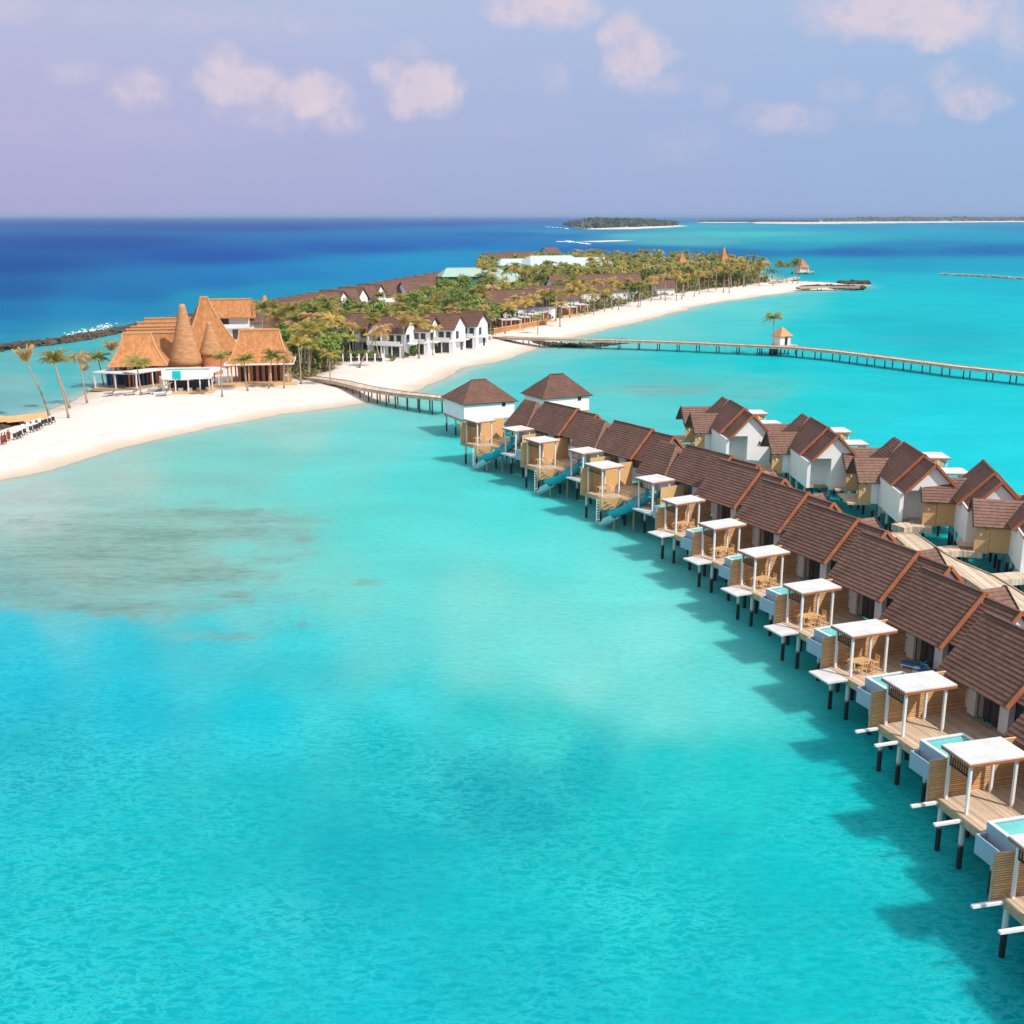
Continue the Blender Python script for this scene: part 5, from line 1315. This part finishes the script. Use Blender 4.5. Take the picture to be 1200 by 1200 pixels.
# sheet metal halls
def metal_hall(x, y, rz, label, L, Wd, h, zr, m_, wall):
    r = ground_thing('metal_roofed_hall', label, 'hall', x, y, R(rz), 'large halls with sheet metal roofs')
    FOOT.append((r.location.x, r.location.y, max(L, Wd) * 0.52))
    e0, e1 = (-L / 2, -Wd / 2, h), (L / 2, -Wd / 2, h); k0, k1 = (-L / 2, Wd / 2, h), (L / 2, Wd / 2, h); r0, r1 = (-L / 2 + Wd * .22, 0, zr), (L / 2 - Wd * .22, 0, zr)
    mb = MB(); 
    for a_ in ((e0, e1, r1, r0), (e1, k1, r1), (k1, k0, r0, r1), (k0, e0, r0)): mb.add(a_, [tuple(range(len(a_)))])
    mb.add([e0, e1, k1, k0], [(3, 2, 1, 0)])
    mb.build('roof', M[m_], r)
    MB().beam((r0[0], 0, zr), (r1[0], 0, zr), 0.8, 0.3).build('ridge_cap', M[m_], r)
    MB().box(-L / 2 + 1, L / 2 - 1, -Wd / 2 + 1, Wd / 2 - 1, -0.4, h - 0.003).build('wall', M[wall], r)
    MB().box(-L / 2 + 3, -L / 2 + 7, -Wd / 2 + 0.94, -Wd / 2 + 0.997, 0.2, h * 0.6).build('door', M['glass'], r)
    return r
metal_hall(541, 342, 12, 'green sheet roofed hall with dark green wall, leftmost of the halls', 20, 15, 7, 10.5, 'green_roof', 'green_wall')
metal_hall(574, 341, 14, 'long green sheet roof right of the dark green wall', 26, 18, 6.5, 10, 'green_roof', 'white')
metal_hall(592, 345, 14, 'small green hall with a white end wall in front of the mint roofs', 15, 13, 5.5, 9, 'green_roof', 'white')
metal_hall(612, 330, 18, 'mint sheet roof farthest left of the three mint roofs', 34, 26, 6.5, 11.5, 'mint_roof', 'white')
metal_hall(645, 330, 24, 'broad mint sheet roof in the middle of the three mint roofs', 38, 34, 7, 13, 'mint_roof', 'white')
metal_hall(681, 326, 12, 'mint sheet roof at the right end of the halls', 36, 24, 6.5, 11, 'mint_roof', 'white')
# ocean side row
g = 'brown roofed villas in a row along the ocean shore'
orow = None
N = 23
for i in range(N):
    t_ = i / (N - 1); t2 = t_ ** 1.0
    x = 292 + (532 - 292) * t2; y = float(np.interp(x, [262, 300, 382, 441, 523, 540], [404, 387, 367.5, 355, 337, 333]))
    lb = 'brown roofed villa in the row along the ocean shore'
    if i in (9, 11, 13): lb = ['white gabled brown villa left of two others on the ocean shore', 'white gabled brown villa between two others on the ocean shore', 'white gabled brown villa right of two others on the ocean shore'][(i - 9) // 2]
    p = P(x, y, 1.0)
    if orow is None:
        orow = thing('shore_villa', lb, 'villa', tuple(p), R(22), g)
        MB().box(-5.6, 5.6, -3.6, 3.6, -0.3, 4.2).gable(-5.6, 5.6, -3.6, 3.6, 4.203, 7.6).build('wall', M['white'], orow)
        gable_roof(orow, -6.2, 6.2, -5.0, 3.4, 0, 8.4, 5.0, 3.4, 8); index_kids()
    else:
        s = 0.9
        o = dup(orow, tuple(p), R((-35 if i in (9, 11, 13) else 22) + (i * 7) % 9 + 10 * t_), lb, scale=s)
    FOOT.append((p.x, p.y, 6)); FOOT.append((p.x * 0.965, p.y * 0.965, 8)); FOOT.append((p.x * 0.93, p.y * 0.93, 7))
# beach cabanas
cb = None
for i, (x, y, lb) in enumerate([(596, 386, 'beach cabana with flat pale roof, nearest the jetty'), (608, 383, 'second flat roofed beach cabana from the jetty'), (621, 379.5, 'third flat roofed beach cabana from the jetty'), (634, 376.5, 'fourth flat roofed beach cabana from the jetty'), (664, 370, 'fifth flat roofed beach cabana, apart from the first four'), (677, 367, 'sixth flat roofed beach cabana, at the far end')]):
    p = G(x, y)
    if cb is None:
        cb = thing('beach_cabana', lb, 'cabana', tuple(p), R(20), 'flat roofed beach cabanas')
        MB().box(-3.0, 3.0, -2.4, 2.4, 2.9, 3.15).build('roof', M['membrane'], cb); MB().box(-2.6, 2.6, 0.8, 2.2, 0, 2.897).build('wall', M['terracotta'], cb); MB().box(-3.4, 3.4, -4.6, 2.4, -0.4, 0.3).build('deck', M['wood'], cb)
        posts(cb, [-2.8, 0, 2.8], [-2.2], 0.303, 2.897, 0.16, 'white_paint'); index_kids()
    else: dup(cb, tuple(p), R(20), lb)
    FOOT.append((p.x, p.y, 3.6))
# low orange terrace wall
a_ = G(578, 391); b_ = G(640, 380)
r = thing('terrace_wall', 'low orange terrace wall between the cabanas and the sand', 'wall', tuple(a_), math.atan2(b_.y - a_.y, b_.x - a_.x))
L = (b_ - a_).length; MB().box(0, L, -0.3, 0.3, -0.4, 1.3).build('wall', M['terracotta'], r); MB().box(-0.1, L + 0.1, -0.42, 0.42, 1.303, 1.42).build('coping', M['wood'], r)
# thatched peaks on the point and the pavilion over the water
def peak(x, y, label, rad, h, z0):
    r = ground_thing('thatched_peak', label, 'thatched roof', x, y, 0.4, 'thatched peaks on the far point'); thatch_hip(r, rad * 2, rad * 2, 0.6, z0, h, 1.3)
    posts(r, [-rad * .7, rad * .7], [-rad * .7, rad * .7], -0.2, z0 + 0.2); MB().box(-rad * .6, rad * .6, -rad * .6, rad * .6, 0, z0).build('wall', M['terracotta'], r); FOOT.append((r.location.x, r.location.y, rad)); return r
peak(798, 331, 'orange thatched peak rising from the palms left of the narrow spire', 6, 14.5, 4)
peak(847, 327, 'narrow thatched spire above the palms of the point', 4.2, 16.5, 4.5)
p = P(939.5, 321, 0); r = thing('water_pavilion', 'thatched pavilion on piles in the water beyond the island tip', 'pavilion', (p.x, p.y, 0), 0.3)
thatch_hip(r, 7, 7, 0.4, 4, 8.6, 1.25); posts(r, [-2.6, 2.6], [-2.6, 2.6], 1.5, 4.2, 0.5, 'white_paint'); MB().box(-5, 6, -4, 4, 1.0, 1.6).build('deck', M['wood'], r); MB().box(-2, 2, -2, 2, 1.603, 3.6).build('wall', M['white'], r)
for x in (-4.5, 0, 5.5):
    for y in (-3.5, 3.5): MB().tube([(x, y, -1.5), (x, y, 1.0)], 0.4, 6).build('pile', M['pile_grey'], r)
for lb, L_ in (('dark timber pier reaching out beside the sandy point', [(935, 336.5), (970, 335.6), (1008, 336.2)]), ('low pier behind the palms leading to the water pavilion', [(905, 331), (920, 328), (934, 324.5)]), ('thin farther pier at the sandy point', [(985, 334), (1018, 333.4)])):
    walkway('pier', lb, [tuple(P(x, y, 1.8)) for x, y in L_], 3.5, 1.8, 8, 0.6, cat='pier')
# fence in front of the shrubs
a_ = G(402, 424); b_ = G(449, 424)
r = thing('garden_fence', 'low fence with white posts between shrubs and beach', 'fence', tuple(a_), math.atan2(b_.y - a_.y, b_.x - a_.x)); L = (b_ - a_).length
for k in range(6): MB().box(k * L / 5 - 0.16, k * L / 5 + 0.16, -0.16, 0.16, -0.4, 1.9).build('post', M['white'], r)
MB().box(0, L, -0.05, 0.05, 0.2, 0.9).build('panel', M['dark'], r)
# ================================================================== vegetation
def palm_crown(seed, nf, length, droop, spread, leaf=0.75, lw=0.14, up0=20, up1=75):
    rr = np.random.default_rng(seed); mb = MB()
    for i in range(nf):
        az_ = 2 * math.pi * (i / nf) * 2.4 + rr.normal() * 0.25
        up = R(rr.uniform(up0, up1)); L = length * rr.uniform(0.8, 1.1)
        h = Vector((math.cos(az_), math.sin(az_), 0)); p = Vector((0, 0, 0)); a = up; n = 12; pts = [p.copy()]; tg = []
        for k in range(n):
            d = h * math.cos(a) + Vector((0, 0, math.sin(a))); tg.append(d); p = p + d * L / n; pts.append(p.copy())
            a -= droop * rr.uniform(0.7, 1.3) / n * (0.5 + 1.2 * k / n)
        tg.append(tg[-1]); sd_ = Vector((-h.y, h.x, 0))
        for k in range(n):
            w = 0.05 * (1 - k / n) + 0.012
            mb.add((pts[k] - sd_ * w, pts[k] + sd_ * w, pts[k + 1] + sd_ * w * .8, pts[k + 1] - sd_ * w * .8), [(0, 1, 2, 3)])
            for sub in (0.0, 0.5):
                q = pts[k].lerp(pts[k + 1], sub); f = (k + sub) / n
                if f < 0.10: continue
                ll = leaf * (0.55 + 0.9 * math.sin(math.pi * min(1, f * 0.9 + 0.12))) * rr.uniform(0.8, 1.15)
                for s in (-1, 1):
                    dr = (tg[k] * 0.55 + sd_ * s * spread + Vector((0, 0, -0.28 - 0.35 * rr.random()))).normalized()
                    e = q + dr * ll; wv = tg[k] * lw
                    mb.add((q - wv * .5, q + wv * .5, e + wv * 0.12 + Vector((0, 0, -0.05)), e - wv * 0.12), [(0, 1, 2, 3)])
    return mb
def trunk_mb(h, lean, seed, r0=0.2, r1=0.11):
    rr = np.random.default_rng(seed); pts = []; rad = []
    for k in range(9):
        t_ = k / 8; pts.append((lean * t_ ** 1.2 + 0.06 * math.sin(5 * t_ + seed), 0.08 * math.sin(3 * t_ + seed * 2), h * t_)); rad.append(r0 * (1 - t_) + r1 * t_ + (0.10 if k == 0 else 0))
    return MB().tube(pts, rad, 7), Vector(pts[-1])
def make_palm(kind, h, lean, seed, label, group):
    r = thing('palm_tree', label, 'palm tree', (0, 0, 0), 0, group)
    tm, top = trunk_mb(h, lean, seed); tm.build('trunk', M['bark'], r, True)
    if kind == 'tied':   c = palm_crown(seed, 17, 3.3, 0.9, 0.16, 0.6, 0.15, 66, 89); m_ = 'palm_dry'
    elif kind == 'sweep': c = palm_crown(seed, 19, 3.7, 1.7, 0.35, 0.7, 0.14, 35, 86); m_ = 'palm_yellow'
    elif kind == 'yellow': c = palm_crown(seed, 22, 3.7, 1.5, 0.5, 0.75, 0.13, 8, 84); m_ = 'palm_yellow'
    elif kind == 'dry': c = palm_crown(seed, 19, 3.4, 2.0, 0.45, 0.7, 0.13, -10, 80); m_ = 'palm_dry'
    else: c = palm_crown(seed, 22, 3.8, 1.4, 0.55, 0.8, 0.13, 5, 84); m_ = 'palm_green'
    c.build('crown', M[m_], r, loc=tuple(top))
    return r
protos = {}
def palm(kind, seed, x, y, h, lean, label, group, rz=None, top=None):
    """one palm; its mesh is shared with the first palm of the same kind and seed"""
    key = (kind, seed)
    p = x if isinstance(x, Vector) else G(x, y)
    if key not in protos:
        protos[key] = (make_palm(kind, 9.0, lean, seed, label, group)); index_kids(); o = protos[key]; o.location = tuple(p)
        if group: o['group'] = group
    else:
        o = dup(protos[key], tuple(p), 0, label)
        if group: o['group'] = group
        elif 'group' in o.keys(): del o['group']
    o.rotation_euler = (0, 0, random.uniform(0, 6.28) if rz is None else rz)
    s = h / 9.0; w_ = (0.55 + 0.45 * s) * random.uniform(0.85, 1.15)
    o.scale = (w_, w_, s)
    if rz is None: o.rotation_euler = (random.gauss(0, 0.06), random.gauss(0, 0.06), o.rotation_euler.z)
    return o
def px_h(p, dy): return dy * (math.cos(PITCH) * p.y + CAM_H * math.sin(PITCH)) / F_PX / math.cos(PITCH)
# the palms one can tell apart: base pixel, pixel height of the trunk, lean in metres, kind
SOLO = [(58, 487, 60, -3.2, 'tied', 'leaning bare palm with a tied dry crown, leftmost on the sand'), (80, 490, 62, -1.6, 'sweep', 'tall palm with drooping golden crown, nearer of two crossing trunks'), (81, 478, 50, -1.6, 'tied', 'thin palm trunk crossing behind the tall golden palm'),
        (102, 472, 50, -0.9, 'dry', 'palm with ragged dry crown alone on the sand right of the crossing pair'), (122, 453, 32, -0.6, 'green', 'bushy green palm at the left end of the white pergola'), (140, 453, 40, -0.9, 'tied', 'slim palm with pale tied crown beside the left thatched hall'), (112, 455, 20, -1.2, 'tied', 'short leaning stump-like palm by the shore left of the pergola'),
        (165, 463, 36, -0.2, 'green', 'green palm standing in front of the white pergola'), (260, 465, 42, 0.3, 'sweep', 'yellow feathery palm right of the raised pool box'), (290, 458, 34, -0.3, 'yellow', 'yellow palm in front of the left corner of the square hall'), (315, 455, 36, 0.8, 'green', 'small headed palm before the middle of the square hall'),
        (333, 455, 34, 0.1, 'dry', 'small dry palm before the right half of the square hall'), (353, 450, 44, -0.2, 'sweep', 'tall golden palm just right of the square hall'), (362, 440, 34, 0.4, 'green', 'slim palm at the shrub edge above the start of the bridge'), (387, 452, 34, 0.1, 'yellow', 'yellow green palm standing in front of the timber bridge'),
        (410, 424, 26, 0.1, 'green', 'dark green palm in front of the white gable wall'), (421, 431, 42, 4.6, 'dry', 'strongly leaning palm with an orange dry crown by the beach villas'), (446, 424, 28, -1.0, 'sweep', 'palm with hanging dry crown left of the porch of the nearest beach villa'), (473, 420, 38, 0.1, 'tied', 'palm with narrow orange crown in front of the nearest beach villa'),
        (491, 420, 40, 0.1, 'yellow', 'broad yellow palm between the two nearest beach villas'), (491, 404, 10, 0, 'green', 'low green palm at the wall of the second beach villa'), (507, 416, 28, 0.3, 'sweep', 'yellow palm in front of the middle beach villa'), (524, 409, 32, 0.0, 'tied', 'palm with hanging orange crown before the dark doorway'),
        (536, 406, 34, 0.4, 'dry', 'dry palm right of the dark doorway of the beach villas'), (561, 407, 28, 0.0, 'tied', 'bare trunk palm at the landing of the long jetty'), (574, 398, 26, 0.4, 'yellow', 'orange yellow palm beside the start of the long jetty'), (630, 392, 18, 0.0, 'green', 'small palm standing alone on the open beach near the jetty'),
        (656, 383, 24, 0, 'yellow', 'yellow palm on the sand in front of the cabanas'), (276, 383, 20, 0.0, 'green', 'green palm top rising above the two storey thatched house'), (906, 335, 16, -0.8, 'green', 'single palm at the root of the low pier'), (887, 332, 16, 0.3, 'green', 'palm at the right end of the grove on the point')]
for i, (x, y, dy, lean, kind, lb) in enumerate(SOLO):
    p = G(x, y); h = px_h(p, dy)
    rz = 0.0
    palm(kind, 100 + i, p, None, h, lean * 9.0 / max(h, 1), lb, None, rz=rz)
# jetty palm
p = Vector((pv.x, pv.y, 0)); a_ = R(30)
p = Vector((pv.x + math.cos(a_) * -2.8 - math.sin(a_) * 1.2, pv.y + math.sin(a_) * -2.6 + math.cos(a_) * 1.2, 2.38))
palm('green', 140, p, None, 6.6, 0.3, 'palm growing from the jetty platform beside the white pavilion', None)

def inside(poly, x, y):
    c = False; n = len(poly)
    for i in range(n):
        x0, y0 = poly[i]; x1, y1 = poly[(i + 1) % n]
        if (y0 > y) != (y1 > y) and x < (x1 - x0) * (y - y0) / (y1 - y0) + x0: c = not c
    return c
def free(p, pad=0.0): return all((p.x - fx) ** 2 + (p.y - fy) ** 2 > (fr_ + pad) ** 2 for fx, fy, fr_ in FOOT)
def zone(x):
    if x < 400: return 'behind the square thatched hall'
    if x < 560: return 'behind the white beach villas'
    if x < 720: return 'among the green and mint roofs'
    return 'on the far point of the island'
KL = {'green': 'green coconut palm in the grove ', 'yellow': 'yellowing coconut palm in the grove ', 'dry': 'dry leaved coconut palm in the grove ', 'sweep': 'golden swept coconut palm in the grove '}
TW = 3.0
cnt = 0; tries = 0; placed = []
rp = random.Random(11)
while cnt < 280 and tries < 9000:
    tries += 1
    x = rp.uniform(270, 905); y = rp.uniform(306, 445)
    if not inside(VEG_PX, x, y): continue
    broad = 395 < x < 560 and 335 < y < 395
    if broad and rp.random() < 0.72: continue
    p = G(x, y, 1.1)
    if not free(p, 0.4): continue
    md = 3.2 + 0.012 * (p.y - 200)
    if any((p.x - q.x) ** 2 + (p.y - q.y) ** 2 < md * md for q in placed[-400:]): continue
    placed.append(p)
    edge = float(seg_dist(np.array([p.x]), np.array([p.y]), VEG)[0]); front_ = edge < 14 and y > 320 and x > 540
    kind = rp.choices(['green', 'yellow', 'dry', 'sweep'], [0.18, 0.42, 0.25, 0.15] if front_ or (x < 400) else [0.6, 0.22, 0.1, 0.08])[0]
    h = rp.uniform(6.0, 10.5) * (0.85 if front_ else 1.0)
    if x < 560 and y < 400: h *= 0.5 + 0.4 * max(0.0, min(1.0, (y - 350) / 50))
    palm(kind, 200 + rp.randrange(4), p, None, h, 0.8, KL[kind] + zone(x), KL[kind].strip() + ' ' + zone(x) + ' group')
    cnt += 1
# the palms along the beach edge of the grove
for k in range(40):
    t_ = k / 39; x = 590 + 300 * t_ + rp.uniform(-4, 4); y = 390 - 54 * t_ ** 0.85 + rp.uniform(-5, 2)
    p = G(x, y)
    kind = rp.choices(['yellow', 'dry', 'green', 'sweep'], [0.5, 0.22, 0.13, 0.15])[0]
    palm(kind, 200 + rp.randrange(3), p, None, rp.uniform(5.5, 9.5), 0.8, {'yellow': 'yellowing', 'dry': 'dry leaved', 'green': 'green', 'sweep': 'golden swept'}[kind] + ' palm in the line along the beach edge', kind + ' palms along the beach edge')

# palms scattered in front of and between the beach villas, and the last ones at the tip
for k in range(16):
    x = 398 + 170 * (k + rp.random() * 0.8) / 16; y = 424 - 0.13 * (x - 400) + rp.uniform(-9, 1)
    kind = rp.choices(['yellow', 'sweep', 'dry', 'green'], [0.35, 0.25, 0.2, 0.2])[0]
    palm(kind, 200 + rp.randrange(4), G(x, y), None, rp.uniform(5.0, 8.5), 0.8, {'yellow': 'yellowing', 'dry': 'dry leaved', 'green': 'green', 'sweep': 'golden swept'}[kind] + ' palm close against the white beach villas', kind + ' palms against the beach villas')
for x, y in ((911, 330.5), (917, 331), (922, 331.5), (929, 332), (935, 332.5)):
    palm('green', 200 + rp.randrange(4), G(x, y), None, rp.uniform(8, 11), 0.8, 'green palm in the sparse row at the island tip before the water pavilion', 'palms at the island tip')
# broad-leaved trees
def leafy(seed, n, rx, rz_, zc, leaf, lobes):
    rr = np.random.default_rng(seed); mb = MB(); C_ = []
    for k in range(lobes):
        a = rr.uniform(0, 6.28); d = rr.uniform(0.2, 0.8) * rx
        C_.append((Vector((math.cos(a) * d, math.sin(a) * d, zc + rr.uniform(-0.45, 0.6) * rz_)), rr.uniform(0.32, 0.55) * rx))
    for k in range(n):
        c, r0 = C_[rr.integers(0, lobes)]
        d = Vector(rr.normal(size=3)).normalized(); q = c + d * r0 * (rr.random() ** 0.35) * Vector((1, 1, 0.8)).length / 1.6
        nrm = (d + Vector(rr.normal(size=3)) * 0.6 + Vector((0, 0, 0.5))).normalized()
        u = nrm.cross(Vector(rr.normal(size=3))).normalized(); w = nrm.cross(u); s = leaf * rr.uniform(0.6, 1.3)
        mb.add((q - u * s, q + w * s * 0.55, q + u * s, q - w * s * 0.55), [(0, 1, 2, 3)])
    return mb, C_
def make_tree(seed, label, group):
    r = thing('broadleaf_tree', label, 'tree', (0, 0, 0), 0, group)
    lf, C_ = leafy(seed, 1500, 3.4, 2.2, 4.6, 0.36, 11)
    tm = MB().tube([(0, 0, -0.3), (0.1, 0, 1.2), (0.0, 0.1, 2.6), (0.1, 0, 4.2)], [0.26, 0.2, 0.17, 0.08], 7)
    for c, r0 in C_[:6]: tm.tube([(0.05, 0.05, 2.0), tuple(Vector((0.05, 0.05, 2.4)).lerp(c, 0.5)), tuple(c)], [0.11, 0.07, 0.03], 5)
    tm.build('trunk', M['bark_dark'], r, True); lf.build('crown', M['leaf'], r)
    return r
trees = []
placed_t = []
tries = 0
while len(placed_t) < 170 and tries < 8000:
    tries += 1
    x = rp.uniform(300, 900); y = rp.uniform(308, 440)
    if not inside(VEG_PX, x, y): continue
    dense = 370 < x < 570
    if not dense and rp.random() < 0.62: continue
    p = G(x, y)
    if not free(p, 1.0): continue
    md = 3.6 + 0.008 * (p.y - 200)
    if any((p.x - q.x) ** 2 + (p.y - q.y) ** 2 < md * md for q in placed_t): continue
    placed_t.append(p)
    lb = 'leafy green broadleaf tree in the grove ' + zone(x); g_ = 'broadleaf trees ' + zone(x)
    if len(trees) < 4:
        o = make_tree(300 + len(trees), lb, g_); trees.append(o); index_kids(); o.location = tuple(p)
    else:
        o = dup(rp.choice(trees), tuple(p), rp.uniform(0, 6.28), lb, g_)
    o.rotation_euler = (0, 0, rp.uniform(0, 6.28)); s = rp.uniform(0.75, 1.25) * (0.72 if x < 480 and y < 385 else 1.0); o.scale = (s, s, s * rp.uniform(0.85, 1.15))
# garden shrubs along the foot of the beach villas
sh = None
for i, (x, y) in enumerate([(404, 423), (412, 421), (424, 420), (434, 421), (441, 419), (458, 423), (476, 419), (486, 417), (499, 415), (512, 413), (528, 410), (540, 408), (552, 404), (565, 401)]):
    p = G(x, y)
    if sh is None:
        sh = thing('garden_shrub', 'rounded green shrub at the foot of the white beach villas', 'shrub', tuple(p), 0, 'garden shrubs by the beach villas')
        lf, _c = leafy(391, 420, 1.3, 0.9, 0.9, 0.20, 6); lf.build('leaves', M['leaf'], sh); MB().tube([(0, 0, -0.2), (0, 0, 0.9)], [0.08, 0.03], 5).build('stem', M['bark_dark'], sh); index_kids()
    else: dup(sh, tuple(p), i * 1.3, sh['label'], scale=0.7 + 0.1 * ((i * 5) % 6))
# scrub below and between, and the far grove too dense to count
rr = np.random.default_rng(5); mb = MB(); n = 0
cl = []
while len(cl) < 2600:
    x = rr.uniform(265, 906); y = rr.uniform(308, 447)
    if not inside(VEG_PX, x, y): continue
    p = P(x, y, 1.1)
    if not free(p, -1.0): continue
    cl.append(p)
for p in cl:
    s = rr.uniform(0.9, 2.2) * (1 + max(0, p.y - 250) / 500)
    g0 = 1.0
    for k in range(22):
        d = Vector(rr.normal(size=3)).normalized(); d.z = abs(d.z)
        q = Vector((p.x, p.y, g0)) + Vector((d.x * s * 1.3, d.y * s * 1.3, d.z * s * 0.95)) * (rr.random() ** 0.4)
        u = Vector(rr.normal(size=3)).normalized(); w = (d + Vector(rr.normal(size=3)) * .5).cross(u).normalized(); a = s * 0.26 * rr.uniform(0.6, 1.3)
        mb.add((q - u * a, q + w * a * .6, q + u * a, q - w * a * .6), [(0, 1, 2, 3)])
tag(mb.build('low_scrub', M['scrub']), 'low yellow green scrub covering the ground under the island trees', 'scrub', kind='stuff')
for mk, lbl in (('palm_green', 'distant uncounted green palms filling the far half of the island'), ('palm_yellow', 'distant uncounted yellowing palms filling the far half of the island')):
  far = MB()
  cf = 0
  while cf < (520 if mk == 'palm_green' else 230):
      x = rr.uniform(560, 905); y = rr.uniform(309, 345)
      if not inside(VEG_PX, x, y): continue
      p = P(x, y, 1.0)
      if p.y < 430 or not free(p, 0): continue
      cf += 1
      h = rr.uniform(7, 12); top = Vector((p.x + rr.normal() * 0.6, p.y, h))
      far.tube([(p.x, p.y, 0.8), tuple(top)], [0.22, 0.15], 5)
      for k in range(13):
          az_ = rr.uniform(0, 6.28); up = rr.uniform(-0.3, 1.1); hh = Vector((math.cos(az_), math.sin(az_), 0)); sd_ = Vector((-hh.y, hh.x, 0)); q = top.copy(); a = up; L = rr.uniform(2.6, 3.8)
          for j in range(4):
              d = hh * math.cos(a) + Vector((0, 0, math.sin(a))); e = q + d * L / 4; w0 = 0.34 * math.sin(math.pi * (j + 0.5) / 4.6); w1 = 0.34 * math.sin(math.pi * (j + 1.5) / 5.2)
              dn = Vector((0, 0, -0.22))
              far.add((q, q + sd_ * w0 + dn, e + sd_ * w1 + dn, e), [(0, 1, 2, 3)]); far.add((q, q - sd_ * w0 + dn, e - sd_ * w1 + dn, e), [(3, 2, 1, 0)])
              q = e; a -= 0.5
  tag(far.build('far_palm_grove', M[mk]), lbl, 'palm grove', kind='stuff')
